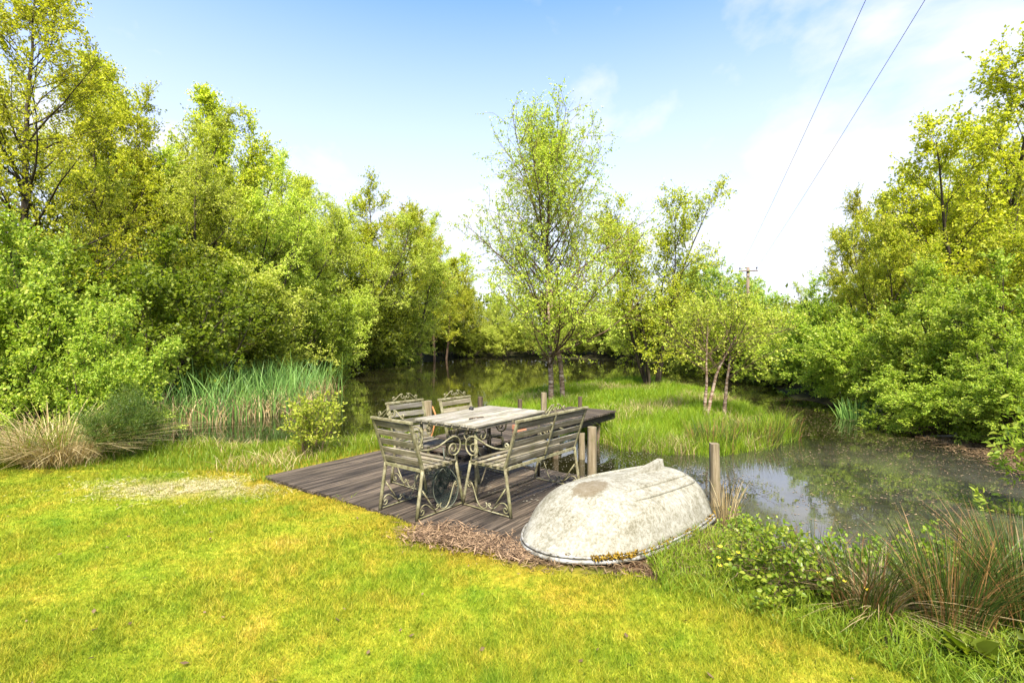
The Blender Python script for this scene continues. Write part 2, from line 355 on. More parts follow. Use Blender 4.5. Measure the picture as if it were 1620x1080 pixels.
    # rubbed brown patch at the bow end of the bottom
    ex = mth(N, L, 'DIVIDE', mth(N, L, 'SUBTRACT', sp.outputs[0], .56), .20); ey = mth(N, L, 'DIVIDE', mth(N, L, 'SUBTRACT', sp.outputs[1], -.02), .13)
    e = mth(N, L, 'ADD', mth(N, L, 'MULTIPLY', ex, ex), mth(N, L, 'MULTIPLY', ey, ey)); e = mth(N, L, 'ADD', e, mth(N, L, 'MULTIPLY', mth(N, L, 'SUBTRACT', n2, .5), 3.2))
    zz = mth(N, L, 'GREATER_THAN', sp.outputs[2], .30)
    pr = ramp(N, [(.55, (1, 1, 1)), (1.15, (0, 0, 0))]); L.new(e, pr.inputs[0])
    col = mix(N, L, mth(N, L, 'MULTIPLY', mth(N, L, 'MULTIPLY', pr.outputs[0], zz), .7), col, (.10, .072, .036))
    princ(N, L, out, col, .8, .2, bump(N, L, n1, .35, .004)); M['hull'] = m
    m, N, L, out = nmat('boat_rim')
    tc = N.new('ShaderNodeTexCoord'); n1 = noise(N, L, tc.outputs['Object'], 14, 6, .75)
    r = ramp(N, [(.36, (.035, .026, .012)), (.45, (.14, .13, .10)), (.6, (.27, .265, .24))]); L.new(n1, r.inputs[0])
    princ(N, L, out, r.outputs[0], .5, .4); M['rim'] = m
    def plain(name, c1, c2, scale, rough=.8, spec=.2):
        m, N, L, out = nmat(name)
        g = N.new('ShaderNodeNewGeometry'); tc = N.new('ShaderNodeTexCoord')
        f = mth(N, L, 'ADD', mth(N, L, 'MULTIPLY', g.outputs['Random Per Island'], .6), mth(N, L, 'MULTIPLY', noise(N, L, tc.outputs['Object'], scale, 4), .4))
        r = ramp(N, [(.15, dk(c1)), (.85, dk(c2))]); L.new(f, r.inputs[0]); princ(N, L, out, r.outputs[0], rough, spec); return m
    M['moss'] = plain('orange_moss', (.20, .11, .012), (.42, .28, .035), 20, .95, .05)
    M['chip'] = plain('wood_chip', (.05, .022, .010), (.50, .33, .18), 9)
    M['twig'] = plain('dry_twig', (.08, .045, .02), (.34, .23, .115), 9)
    M['flake'] = plain('floating_leaf', (.12, .07, .03), (.50, .36, .19), 5)
    M['petal'] = plain('fallen_petal', (.12, .11, .07), (.36, .33, .26), 5)
    M['straw'] = plain('pale_straw', (.48, .38, .15), (.80, .72, .42), 9)
    M['net'] = plain('dark_green_net', (.03, .045, .035), (.07, .09, .07), 20, .8)
    M['netframe'] = plain('net_frame', (.06, .07, .045), (.14, .15, .10), 20, .5, .4)
    M['brick'] = plain('terracotta_brick', (.42, .16, .075), (.55, .27, .15), 12)
    M['rope'] = plain('orange_rope', (.40, .15, .04), (.58, .27, .10), 30)
    M['black'] = plain('black_plastic', (.02, .02, .02), (.05, .045, .04), 30, .5)
    M['wire'] = plain('wire', (.16, .16, .18), (.22, .22, .24), 2, .5)
    M['driftwood'] = plain('bleached_stick', (.38, .32, .25), (.62, .56, .47), 12)
    M['ceramic'] = plain('insulator', (.06, .05, .045), (.12, .10, .09), 12, .3, .5)

def deck_mat(name, sc):
    m, N, L, out = nmat(name)
    tc = N.new('ShaderNodeTexCoord'); g = N.new('ShaderNodeNewGeometry')
    add = N.new('ShaderNodeVectorMath'); add.operation = 'ADD'; L.new(tc.outputs['Object'], add.inputs[0]); L.new(mth(N, L, 'MULTIPLY', g.outputs['Random Per Island'], 23), add.inputs[1])
    n1 = noise(N, L, mapping(N, L, add.outputs[0], sc), 1, 6, .65); n2 = noise(N, L, tc.outputs['Object'], 2.4, 5, .6)
    r = ramp(N, [(.3, (.010, .0075, .005)), (.46, (.036, .027, .018)), (.65, (.165, .125, .085))]); L.new(n1, r.inputs[0])
    rr = ramp(N, [(.45, (0, 0, 0)), (.68, (1, 1, 1))]); L.new(n2, rr.inputs[0])
    col = mix(N, L, mth(N, L, 'MULTIPLY', rr.outputs[0], .45), r.outputs[0], (.10, .076, .05))
    vv = mth(N, L, 'ADD', mth(N, L, 'MULTIPLY', g.outputs['Random Per Island'], .7), .65)
    col = mix(N, L, 1.0, col, vv, 'MULTIPLY')
    wv = N.new('ShaderNodeTexWave'); wv.inputs['Scale'].default_value = 20; wv.wave_type = 'BANDS'; wv.bands_direction = 'Y' if sc[0] < sc[1] else 'X'
    L.new(tc.outputs['Object'], wv.inputs['Vector'])
    col = mix(N, L, .45, col, mix(N, L, 1.0, col, wv.outputs[0], 'MULTIPLY'))
    h = mth(N, L, 'ADD', mth(N, L, 'MULTIPLY', wv.outputs[0], .8), n1)
    princ(N, L, out, col, .8, .25, bump(N, L, h, .8, .006)); return m
build_materials()

# ------------------------------------------------------------------ the land
U = np.array((.588, .809)); V_ = np.array((.809, -.588)); A0 = np.array((-2.80, 5.75))   # deck axes and its left front corner
DECK_AZ = math.atan2(.588, .809)
WATER = -.35
POND = np.array([(-9.3, 9.6), (-7.2, 8.3), (-5.5, 8.0), (-4.2, 8.3), (-3.1, 8.5), (-2, 8.6), (-1.0, 8.4), (-.35, 8.1), (-.1, 7.1), (.4, 6.6), (1.0, 6.25), (1.7, 5.9), (2.2, 5.35), (2.4, 4.6),
    (2.6, 4.05), (3.3, 3.75), (4.6, 3.9), (6.2, 4.6), (7.5, 6.2), (7.9, 8.0), (8.5, 10.2), (9.2, 12.6), (9.0, 15), (9.3, 17.3), (10.5, 20.5), (10.8, 24), (13.5, 34), (9, 47), (2, 50), (-5, 50),
    (-9.5, 43), (-11.3, 36), (-12.2, 28), (-13, 20), (-11.6, 14), (-10.6, 11.5)])
ISLE = np.array([(1.45, 9.9), (1.95, 8.9), (2.5, 8.55), (3.1, 8.4), (4.0, 8.7), (5.0, 9.5), (5.5, 10.4), (6.0, 12.2), (6.6, 15), (6.9, 18.5), (6.2, 21.5), (4.3, 21.8), (2.2, 19.5), (.4, 16.8), (-.5, 14.6), (-.1, 13.0), (.6, 11.6), (1.1, 10.6)])
LAWN = np.array([(-30, -6), (-30, 6.4), (-7.2, 6.6), (-5.6, 6.2), (-4.4, 6.25), (-2.9, 6.0), (-2.8, 5.75), (-.55, 4.12), (-.2, 3.75), (.35, 3.35), (.85, 3.35), (1.25, 3.2), (1.7, 2.75), (2.1, 2.3), (2.9, 1.6), (4, .6), (6, -6)])

def sdist(P, X, Y):
    "distance to a polygon's edge, positive inside"
    X = np.asarray(X, float); Y = np.asarray(Y, float)
    d = np.full(X.shape, 1e9); ins = np.zeros(X.shape, bool)
    n = len(P)
    for i in range(n):
        ax, ay = P[i]; bx, by = P[(i + 1) % n]
        ex, ey = bx - ax, by - ay
        t = np.clip(((X - ax) * ex + (Y - ay) * ey) / (ex * ex + ey * ey), 0, 1)
        d = np.minimum(d, np.hypot(X - ax - t * ex, Y - ay - t * ey))
        c = ((ay > Y) != (by > Y)); den = (by - ay) if by != ay else 1e-9
        ins ^= c & (X < (bx - ax) * (Y - ay) / den + ax)
    return np.where(ins, d, -d)

def wob(X, Y, s, seed=0.0):
    return (np.sin(X * s * 1.0 + 1.3 + seed) * np.cos(Y * s * 1.17 + .7 + seed) + .5 * np.sin(X * s * 2.3 - Y * s * 1.9 + seed * 2) + .25 * np.sin(X * s * 4.9 + Y * s * 4.1))

def height(X, Y):
    X = np.asarray(X, float); Y = np.asarray(Y, float)
    p = sdist(POND, X, Y); q = sdist(ISLE, X, Y)
    p = p + .10 * wob(X, Y, 2.1); q = q + .12 * wob(X, Y, 2.6, 1.0)
    sp = np.minimum(p, -q)                                   # water where positive
    out = np.maximum(-sp, 0)
    s = np.clip(out / np.where(Y > 9, 1.5, 1.1), 0, 1); s = s * s * (3 - 2 * s)
    land = WATER + s * .35
    land = land + np.where(q > -.05, -.20 * np.clip(s * 1.2, 0, 1), 0) + np.where(q > 0, np.minimum(q, 1.5) * .02, np.clip((out - 2) * .035, 0, 1.3) * np.clip((Y - 5.5) / 4, 0, 1))
    land = land + .018 * wob(X, Y, .9) * np.clip(out, 0, 1)
    z = np.where(sp > 0, WATER - np.minimum(.7, sp * .55), land)
    u = (X - A0[0]) * U[0] + (Y - A0[1]) * U[1]; v = (X - A0[0]) * V_[0] + (Y - A0[1]) * V_[1]
    din = np.minimum(np.minimum(u - .02, 2.1 - u), np.minimum(v - .02, 3.42 - v))
    z = np.where(din > 0, np.minimum(z, -np.minimum(din * 1.2, .16)), z)
    return z
def gz(x, y): return float(height(np.array([x]), np.array([y]))[0])

def build_ground():
    def axis(a, b, st, lo, hi, k=1.16):
        mid = list(np.arange(a, b + 1e-6, st)); l = []; x = a; s = st
        while x > lo: s *= k; x -= s; l.append(x)
        h = []; x = b; s = st
        while x < hi: s *= k; x += s; h.append(x)
        return np.array(l[::-1] + mid + h)
    xs = axis(-12, 11, .10, -420, 420); ys = axis(1.0, 15, .10, -60, 600)
    X, Y = np.meshgrid(xs, ys); Z = height(X, Y)
    nx, ny = len(xs), len(ys)
    Vv = np.stack([X, Y, Z], -1).reshape(-1, 3)
    i = np.arange(nx - 1)[None, :] + np.arange(ny - 1)[:, None] * nx
    F = np.stack([i, i + 1, i + 1 + nx, i + nx], -1).reshape(-1, 4)
    me = np_mesh('ground', Vv, F, True)
    lw = sdist(LAWN, X, Y) + .12 * wob(X, Y, 3.1); lawn = np.clip(lw / .25 + .5, 0, 1)
    grassy = np.clip(sdist(ISLE, X, Y) / .5, 0, 1) * .7
    left = np.clip((9.6 - Y) / 1.0, 0, 1) * np.clip((-1.5 - X) / .5, 0, 1) * np.clip((X + 7.5) / 1.0, 0, 1) * .75
    lawn = np.maximum(lawn, np.maximum(grassy, left))
    lit = np.zeros_like(X)
    for cx, cy, a, b in ((1.2, 3.75, .75, .38), (.35, 3.8, .5, .25), (1.75, 4.1, .6, .5), (-.3, 4.0, .65, .25), (8.1, 8.8, .8, 3.0)):
        lit = np.maximum(lit, np.clip(1.6 - ((X - cx) / a) ** 2 - ((Y - cy) / b) ** 2 + .5 * wob(X, Y, 6), 0, 1))
    for nm, d in (('lawn', lawn), ('litter', lit)):
        at_ = me.attributes.new(nm, 'FLOAT', 'POINT'); at_.data.foreach_set('value', d.astype(np.float32).ravel())
    tag(link('ground', me, M['ground']), 'grassy lawn running down to the banks of the pond', 'ground', None, 'structure')
    n = 40
    gx, gy = np.meshgrid(np.linspace(-22, 22, n), np.linspace(3.0, 60, n))
    i = np.arange(n - 1)[None, :] + np.arange(n - 1)[:, None] * n
    me = np_mesh('water', np.stack([gx, gy, np.full_like(gx, WATER)], -1).reshape(-1, 3), np.stack([i, i + 1, i + 1 + n, i + n], -1).reshape(-1, 4))
    tag(link('water', me, M['water']), 'still dark pond water reflecting the trees and sky', 'water', None, 'structure')
build_ground()

# ------------------------------------------------------------------ plant growing tools
def unit(a): return a / np.maximum(np.linalg.norm(a, axis=-1, keepdims=True), 1e-9)
def grow_paths(rng, P, D, Ln, n, wobble, up):
    "N paths of n segments from P along D"
    pts = [P]; d = unit(D); step = (Ln / n)[:, None]
    for k in range(n):
        d = unit(d + rng.normal(0, wobble, d.shape) + np.array((0, 0, up)))
        pts.append(pts[-1] + d * step)
    return np.stack(pts, 1)
def tubes_np(paths, r0, r1, k):
    N, m, _ = paths.shape
    T = unit(np.gradient(paths, axis=1)); ref = np.where(np.abs(T[:, :1, 2:3]) < .8, np.array((0, 0, 1.0)), np.array((1.0, 0, 0)))
    a = unit(np.cross(T, np.broadcast_to(ref, T.shape))); b = np.cross(T, a)
    t = np.linspace(0, 1, m)[None, :]; r = r0[:, None] * (1 - t) + r1[:, None] * t
    ang = np.arange(k) * 2 * np.pi / k
    Vv = paths[:, :, None, :] + r[:, :, None, None] * (a[:, :, None, :] * np.cos(ang)[None, None, :, None] + b[:, :, None, :] * np.sin(ang)[None, None, :, None])
    base = (np.arange(N) * m * k)[:, None, None] + (np.arange(m - 1) * k)[None, :, None]
    j = np.arange(k)[None, None, :]; j2 = (j + 1) % k
    F = np.stack([base + j, base + j2, base + k + j2, base + k + j], -1).reshape(-1, 4)
    return Vv.reshape(-1, 3), F
def sample_path(paths, idx, t):
    m = paths.shape[1]; x = t * (m - 1); i = np.minimum(x.astype(int), m - 2); f = (x - i)[:, None]
    a = paths[idx, i]; b = paths[idx, i + 1]
    return a * (1 - f) + b * f, unit(b - a)
def deviate(rng, T, ang, upbias=0.0):
    q = rng.normal(0, 1, T.shape); q[:, 2] += upbias
    q = unit(q - T * np.sum(q * T, -1, keepdims=True))
    return T * np.cos(ang)[:, None] + q * np.sin(ang)[:, None]
def leaves_np(rng, P, D, size, asp, hexa=False, droop=.25, upn=.7):
    n = len(P); L = size * rng.uniform(.65, 1.25, n)[:, None]
    d = unit(D + rng.normal(0, .75, (n, 3)) + np.array((0, 0, -droop)))
    nrm = rng.normal(0, 1, (n, 3)); nrm[:, 2] = np.abs(nrm[:, 2]) * .6 + upn
    s = unit(np.cross(d, nrm)); nn = np.cross(s, d); w = L * asp
    if not hexa:
        Vv = np.stack([P, P + d * L * .45 + s * w * .5 + nn * L * .10, P + d * L, P + d * L * .45 - s * w * .5 + nn * L * .10], 1)
        return Vv.reshape(-1, 3), np.arange(n * 4).reshape(-1, 4)
    Vv = np.stack([P, P + d * L * .28 + s * w * .45 + nn * L * .09, P + d * L * .66 + s * w * .40 + nn * L * .06, P + d * L - nn * L * .06,
                   P + d * L * .66 - s * w * .40 + nn * L * .06, P + d * L * .28 - s * w * .45 + nn * L * .09], 1).reshape(-1, 3)
    b = (np.arange(n) * 6)[:, None]
    return Vv, np.concatenate([b + np.array([0, 1, 2, 3]), b + np.array([0, 3, 4, 5])], 1).reshape(-1, 4)

def tree_mesh(name, seed, h=6.0, stems=1, lean=.08, base_r=.05, r0=.07, first=.25, n1=26, ang=(60, 25), spread=2.0, prof=(.55, 1.0, .25), n2=6, n3=5, nl=12,
              leaf=.06, asp=.6, tw=.35, up1=.05, up2=.02, hexa=False, droop=.25, wob1=.10, top=.97, stem_len=(1, 1), thin=0.0, twig_r=.0025, l2=.45, lump=.0, tpow=1.0):
    "a trunk with limbs and twigs, and leaves set along the twigs"
    rng = np.random.default_rng(seed)
    a = rng.uniform(0, 2 * np.pi, stems) if stems > 1 else np.array([rng.uniform(0, 6.28)])
    if stems > 2: a = np.arange(stems) * 2 * np.pi / stems + rng.uniform(-.4, .4, stems)
    rr = base_r * rng.uniform(.3, 1, stems)
    P = np.stack([np.cos(a) * rr, np.sin(a) * rr, np.zeros(stems) - .05], 1)
    ln = lean * rng.uniform(.35, 1.15, stems)
    if stems > 2: ln[0] = lean * .1
    D = np.stack([np.cos(a) * ln, np.sin(a) * ln, np.ones(stems)], 1)
    Ls = h * rng.uniform(stem_len[0], stem_len[1], stems) / np.sqrt(1 + ln ** 2 * .5)
    if stems > 1: Ls[0] = h
    S = grow_paths(rng, P, D, Ls, 12, .05 if stems == 1 else .07, .03)
    rad = r0 * (Ls / h) * rng.uniform(.8, 1.1, stems)
    parts = [tubes_np(S, rad, rad * .08, 7)]
    N1 = stems * n1; i1 = np.repeat(np.arange(stems), n1)
    t1 = first + (top - first) * np.tile(((np.arange(n1) + .5) / n1) ** tpow, stems) + rng.uniform(-.02, .02, N1); t1 = np.clip(t1, .03, .985)
    p1, T1 = sample_path(S, i1, t1)
    rel = np.clip((t1 - first) / (1 - first), 0, 1)
    pr = np.interp(rel, (0, .35, 1), prof)
    L1 = spread * pr * rng.uniform(.65, 1.15, N1)
    an = np.radians(ang[0] + (ang[1] - ang[0]) * rel + rng.normal(0, 7, N1))
    B1 = grow_paths(rng, p1, deviate(rng, T1, an, .2), L1, 6, wob1, up1)
    rb = np.minimum(.22 * r0 * (1 - t1) + .0055 * L1, .34 * r0); parts.append(tubes_np(B1, rb, rb * .2, 5))
    N2 = N1 * n2; i2 = np.repeat(np.arange(N1), n2); t2 = np.clip(np.tile((np.arange(n2) + .6) / n2, N1) * .85 + .15 + rng.uniform(-.06, .06, N2), .05, 1)
    p2, T2 = sample_path(B1, i2, t2)
    L2 = np.maximum(L1[i2] * l2 * (1.1 - .6 * t2) * rng.uniform(.6, 1.2, N2), .12)
    B2 = grow_paths(rng, p2, deviate(rng, T2, np.radians(rng.uniform(22, 58, N2)), .15), L2, 4, .13, up2)
    if lump > 0:                                             # some boughs keep few leaves, so the crown has gaps
        keep = rng.random(N1) > lump; k2 = keep[i2]
    else: k2 = np.ones(N2, bool)
    rt = np.maximum(.006 * L2 + .002, twig_r); parts.append(tubes_np(B2, rt, rt * .4, 4))
    B2k = B2[k2]; N2k = len(B2k)
    N3 = N2k * n3; i3 = np.repeat(np.arange(N2k), n3); t3 = np.clip(np.tile((np.arange(n3) + .8) / n3, N2k) + rng.uniform(-.1, .05, N3), .05, 1)
    p3, T3 = sample_path(B2k, i3, t3)
    L3 = tw * rng.uniform(.5, 1.2, N3)
    B3 = grow_paths(rng, p3, deviate(rng, T3, np.radians(rng.uniform(10, 55, N3)), .1), L3, 3, .15, -droop * .12)
    sel = rng.random(N3) < .5
    parts.append(tubes_np(B3[sel], np.full(sel.sum(), twig_r), np.full(sel.sum(), twig_r * .5), 3))
    NL = N3 * nl; il = np.repeat(np.arange(N3), nl)
    if thin > 0:
        k = rng.random(N3) > thin; il = il[k[il]]; NL = len(il)
    tl = rng.uniform(.05, 1, NL); pl, Tl = sample_path(B3, il, tl)
    pl = pl + rng.normal(0, .022, pl.shape) * (leaf / .06)
    lv, lf = leaves_np(rng, pl, Tl, leaf, asp, hexa, droop)
    vs, fs, b = [], [], 0
    for v, f in parts: vs.append(v); fs.append(f + b); b += len(v)
    tm = np_mesh(name + '_trunk', np.concatenate(vs), np.concatenate(fs), True)
    mi = np.ones(sum(len(f) for f in fs), dtype=np.int32); mi[:len(fs[0])] = 0; tm.polygons.foreach_set('material_index', mi)
    return tm, np_mesh(name + '_crown', lv, lf)

MESH = {}
def tree_kind(key, bark, leafm, **kw):
    t, c = tree_mesh(key, **kw); t.materials.append(M[bark]); t.materials.append(M['bark_red' if bark == 'bark_birch' else bark]); c.materials.append(M[leafm]); MESH[key] = (t, c)
def plant(key, name, x, y, label, cat, group=None, s=1.0, rz=0.0, sz=None, parts=('trunk', 'crown'), z=None):
    o = empty(name, (x, y, gz(x, y) if z is None else z), rz); o.scale = (s, s, s if sz is None else sz)
    link(parts[0], MESH[key][0], None, o); link(parts[1], MESH[key][1], None, o)
    return tag(o, label, cat, group)

# ------------------------------------------------------------------ jetty, deck and posts
def uv(u, v): return A0 + U * u + V_ * v
def build_deck():
    root = empty('deck', (A0[0], A0[1], 0), R(90) - DECK_AZ)      # local x along the boards, local -y across
    tag(root, 'low grey weathered decking platform under the garden furniture', 'deck')
    rng = random.Random(3); b = MB(); w = .118; n = 28
    for i in range(n):
        y = -(i + .5) * (w + .006); z = .006 + rng.uniform(-.002, .002)
        x0 = -.02 + rng.uniform(-.012, .012); x1 = 2.1 + rng.uniform(-.01, .02)
        if i % 3: b.bar((x0, y, z), (x1, y, z), w, .03, ch=.003)
        else:
            xm = rng.uniform(.7, 1.4); b.bar((x0, y, z), (xm - .002, y, z), w, .03, ch=.003); b.bar((xm + .002, y, z), (x1, y, z), w, .03, ch=.003)
    b.build('boards', M['deck'], root)
    for x in (.06, .7, 1.4, 2.03):
        f = MB(); f.bar((x, -.01, -.062), (x, -n * .124 + .01, -.062), .05, .09); f.build('bearer', M['beam'], root)
    # raised walkway to the island
    c = uv(2.10, .595)
    root = empty('walkway', (c[0], c[1], 0), R(90) - DECK_AZ)
    tag(root, 'raised dark board walkway leading from the deck to the island', 'walkway')
    b = MB(); L = 3.95; n = int(L / .125)
    for i in range(n):
        x = .06 + i * .125; e = rng.uniform(-.015, .015); z = .19 + rng.uniform(-.003, .003)
        b.bar((x, .02 + e, z), (x, -.99 + e, z), .117, .028, ch=.003)
    b.build('boards', M['walk'], root)
    for y in (-.06, -.9):
        f = MB(); f.bar((0, y, .103), (L, y, .103), .05, .14); f.build('bearer', M['beam'], root)
    f = MB(); f.bar((-.028, .0, .10), (-.028, -.98, .10), .13, .028, up=(1, 0, 0)); f.build('fascia', M['beam'], root)
    for x in (.5, 1.9, 3.4):
        p = MB(); p.tube([(x, -.83, -1.0), (x, -.83, .03)], .05, 8); p.build('pile', M['dark_post'], root)
    c = uv(1.86, .50)
    root = empty('step', (c[0], c[1], .02), R(90) - DECK_AZ); tag(root, 'low slatted wooden step between the deck and the raised walkway', 'step')
    b = MB()
    for i in range(4): b.bar((-.03 + i * .075, 0, .075), (-.03 + i * .075, -.92, .075), .055, .025, ch=.003)
    b.build('tread', M['walk'], root)
    for y in (-.05, -.45, -.87):
        f = MB(); f.bar((-.05, y, .03), (.22, y, .03), .04, .064); f.build('bearer', M['beam'], root)
build_deck()

def post(x, y, zb, zt, r, mat, label, tilt=0.0, tilta=0.0, group='mooring posts around the deck and walkway'):
    rng = random.Random(int(x * 977 + y * 131)); n = 11; m = MB(); vs = []; fs = []
    rows = 9; L = zt - zb
    ph = [rng.uniform(-.1, .1) for _ in range(n)]
    for j in range(rows):
        t = j / (rows - 1)
        for k in range(n):
            a = 2 * math.pi * k / n; rr = r * (1.06 - .14 * t) * (1 + ph[k] + rng.uniform(-.03, .03))
            vs.append((rr * math.cos(a) + math.cos(tilta) * tilt * t * L, rr * math.sin(a) + math.sin(tilta) * tilt * t * L, t * L + (rng.uniform(-.006, .006) if j == rows - 1 else 0)))
    for j in range(rows - 1):
        for k in range(n): fs.append((j * n + k, j * n + (k + 1) % n, (j + 1) * n + (k + 1) % n, (j + 1) * n + k))
    m.add(vs, fs, True)
    m.add([vs[(rows - 1) * n + k] for k in range(n)], [tuple(range(n))])
    o = m.build('wooden_post', M[mat], None, (x, y, zb)); tag(o, label, 'post', group)
post(.97, 6.15, -1.0, .50, .060, 'post', 'split pale wooden post in the water directly behind the upturned boat')
post(2.36, 5.85, -1.0, .36, .062, 'post', 'round wooden post rising beside the stern of the upturned boat', .02, 2.0)
post(-1.20, 7.2, -1.0, .69, .068, 'post', 'stout tapered pale post between the two far chairs')
post(-.50, 8.0, -1.0, .65, .045, 'dark_post', 'thin dark post in the grass behind the far edge of the table')
post(.14, 8.95, -1.0, .50, .042, 'dark_post', 'short thin dark post beyond the walkway and behind the table corner')
post(.60, 9.5, -1.0, .56, .058, 'post', 'tall pale post by the walkway in front of the birch trunks')
post(1.42, 10.55, -1.0, .36, .05, 'dark_post', 'stubby dark capped post at the island end of the walkway')
post(1.12, 8.1, -1.0, .06, .055, 'post', 'yellowish support post under the walkway edge behind the bench back')

# ------------------------------------------------------------------ garden furniture
def spiral(c, r0, r1, a0, a1, n=14):
    "points of a flat scroll in (y, z) round c, radius r0 at angle a0 to r1 at angle a1"
    return [(c[0] + (r0 + (r1 - r0) * i / n) * math.cos(a0 + (a1 - a0) * i / n), c[1] + (r0 + (r1 - r0) * i / n) * math.sin(a0 + (a1 - a0) * i / n)) for i in range(n + 1)]
def bez(p0, p1, p2, p3, n=10):
    o = []
    for i in range(n + 1):
        t = i / n; a, b, c, d = (1 - t) ** 3, 3 * t * (1 - t) ** 2, 3 * t * t * (1 - t), t ** 3
        o.append((a * p0[0] + b * p1[0] + c * p2[0] + d * p3[0], a * p0[1] + b * p1[1] + c * p2[1] + d * p3[1]))
    return o
def make_seat(name, w, label, cat, loc, az, slatm='slat', group=None, irons='iron', wide=False):
    root = empty(name, loc, -az); tag(root, label, cat, group)
    h = w / 2; rng = random.Random(name + label)
    SY0, SY1, SZ = .0, .42, .425
    for sx in (-1, 1):
        l = MB(); l.tube([(sx * h, -.06, 0), (sx * h, -.045, .12), (sx * h, -.005, .36), (sx * h, .005, SZ)], [.017, .0165, .016, .016], 6); l.build('leg', M[irons], root)
        l = MB(); l.tube([(sx * h, .515, 0), (sx * h, .50, .1), (sx * h, .45, .3), (sx * h, SY1, SZ)], [.014, .014, .014, .015], 6); l.build('leg', M[irons], root)
    f = MB()                                                   # back uprights and rails
    for sx in (-1, 1): f.bar((sx * h, .005, SZ), (sx * h, -.135, .84), .032, .024, up=(0, 1, .3))
    f.bar((-h - .02, -.137, .847), (h + .02, -.137, .847), .034, .024)
    if wide: f.bar((0, -.024, .45), (0, -.148, .835), .022, .010, up=(0, 1, .3))
    f.build('back_frame', M[irons], root)
    f = MB()
    for sx in (-1, 1): f.bar((sx * (h - .012), -.01, SZ - .012), (sx * (h - .012), SY1 + .01, SZ - .012), .014, .03)
    f.bar((-h, .0, SZ - .012), (h, .0, SZ - .012), .014, .03)
    if wide: f.bar((0, .0, SZ - .012), (0, SY1, SZ - .012), .02, .02)
    f.build('seat_frame', M[irons], root)
    s = MB(); n = 5; pitch = (SY1 - SY0 + .02) / n
    for i in range(n):
        y = SY0 + .04 + i * pitch; e = rng.uniform(-.006, .006)
        s.bar((-h - .012 + e, y, SZ + .012 - .010 * math.sin(i / (n - 1) * 3.14)), (h + .012 + e, y, SZ + .012 - .010 * math.sin(i / (n - 1) * 3.14)), pitch * .58, .012, ch=.003)
    s.build('seat', M[slatm], root)
    b = MB(); nb = 5
    for i in range(nb):
        t = .12 + i * .195; y = .005 + (-.14) * t + .004; z = SZ + .415 * t; e = rng.uniform(-.004, .004)
        b.bar((-h + .004, y, z + e), (h - .004, y, z - e), .016, .056, up=(0, -.31, .95), ch=.003)
    b.build('backrest', M[slatm], root)
    for sx in (-1, 1):                                         # scrolled arm
        x = sx * (h + .012); m = MB()
        c1 = spiral((-.02, .625), .006, .026, 3.0, 3.0 + 2 * math.pi + 1.6)
        p = c1 + bez(c1[-1], (.03, .585), (.10, .575), (.2, .60))[1:] + bez((.2, .60), (.28, .625), (.33, .655), (.385, .655))[1:]
        c2 = spiral((.385, .565), .09, .082, math.pi / 2, -math.pi / 2 - .2, 12)
        c3 = spiral((.375, .545), .062, .016, -math.pi / 2 - .1, -math.pi * 3.1, 20)
        p += c2[1:] + c3
        m.tube([(x, q[0], q[1]) for q in p], .0085, 5)
        m.bar((x, .395, .488), (x, .405, .43), .014, .006)
        m.build('armrest', M[irons], root)
        m = MB()                                               # foot rail with its scrolls
        m.bar((sx * h, -.055, .012), (sx * h, .51, .012), .014, .008)
        p = spiral((.43, .20), .006, .03, 0, 2 * math.pi + 2.0, 16); p += bez(p[-1], (.37, .20), (.36, .05), (.29, .022))[1:] + bez((.29, .022), (.22, .0), (.20, .07), (.235, .075))[1:]
        m.tube([(sx * h, q[0], q[1] + .004) for q in p], .006, 5)
        p = spiral((.0, .055), .006, .034, 3.4, -3.0, 16); p += bez(p[-1], (-.02, .11), (.03, .13), (.08, .085))[1:] + bez((.08, .085), (.13, .03), (.18, .02), (.20, .06))[1:] + spiral((.185, .062), .016, .004, 0, 5, 8)
        m.tube([(sx * h, q[0], q[1] + .006) for q in p], .006, 5)
        m.tube([(sx * h, .165, .016), (sx * h, .0, .245)], .0075, 5)
        m.build('stretcher', M[irons], root)
    if wide: 
        m = MB(); m.bar((-h, .5, .016), (h, .5, .016), .012, .012); m.build('front_rail', M['iron_dark'], root)
    m = MB()                                                   # crest of scrolls on the top rail
    for sx in (-1, 1):
        p = spiral((.155, .890), .006, .024, -1.2, 5.2, 14); p = [(q[0], q[1]) for q in p]
        p += bez(p[-1], (.13, .855), (.08, .945), (.035, .93))[1:] + spiral((.03, .90), .03, .008, 1.4, -4.2, 14)
        m.tube([(sx * q[0], -.137, q[1] + .004) for q in p], .0065, 5)
    m.bar((-.115, -.137, .857), (-.02, -.137, .94), .012, .006); m.bar((.0, -.137, .855), (0, -.137, .91), .01, .006)
    m.build('crest', M[irons], root)
    return root
GCH = 'wrought iron and slat armchairs round the table'
def seat_at(l, r, leg_back=.06):
    "origin and heading of a seat from its left and right rear feet"
    l = Vector(l); r = Vector(r); d = (r - l).normalized(); f = Vector((-d.y, d.x)); c = (l + r) / 2 + f * leg_back
    return (c.x, c.y, .022), math.atan2(f.x, f.y)
loc, azh = seat_at((-1.20, 4.60), (-.81, 4.31)); make_seat('garden_chair', .485, 'green tinged slatted garden armchair nearest the lawn, seen from behind', 'chair', loc, azh, 'slat', GCH)
loc, azh = seat_at((-.96, 5.83), (-1.30, 5.44)); 
make_seat('garden_chair', .47, 'silver grey slatted armchair at the left of the table, beside the stout post', 'chair', (-1.10, 5.60, .022), R(131), 'slat_grey', GCH)
make_seat('garden_chair', .46, 'slatted armchair mostly hidden behind the table, only its top slats showing', 'chair', (-.58, 5.94, .022), R(132), 'slat', GCH)
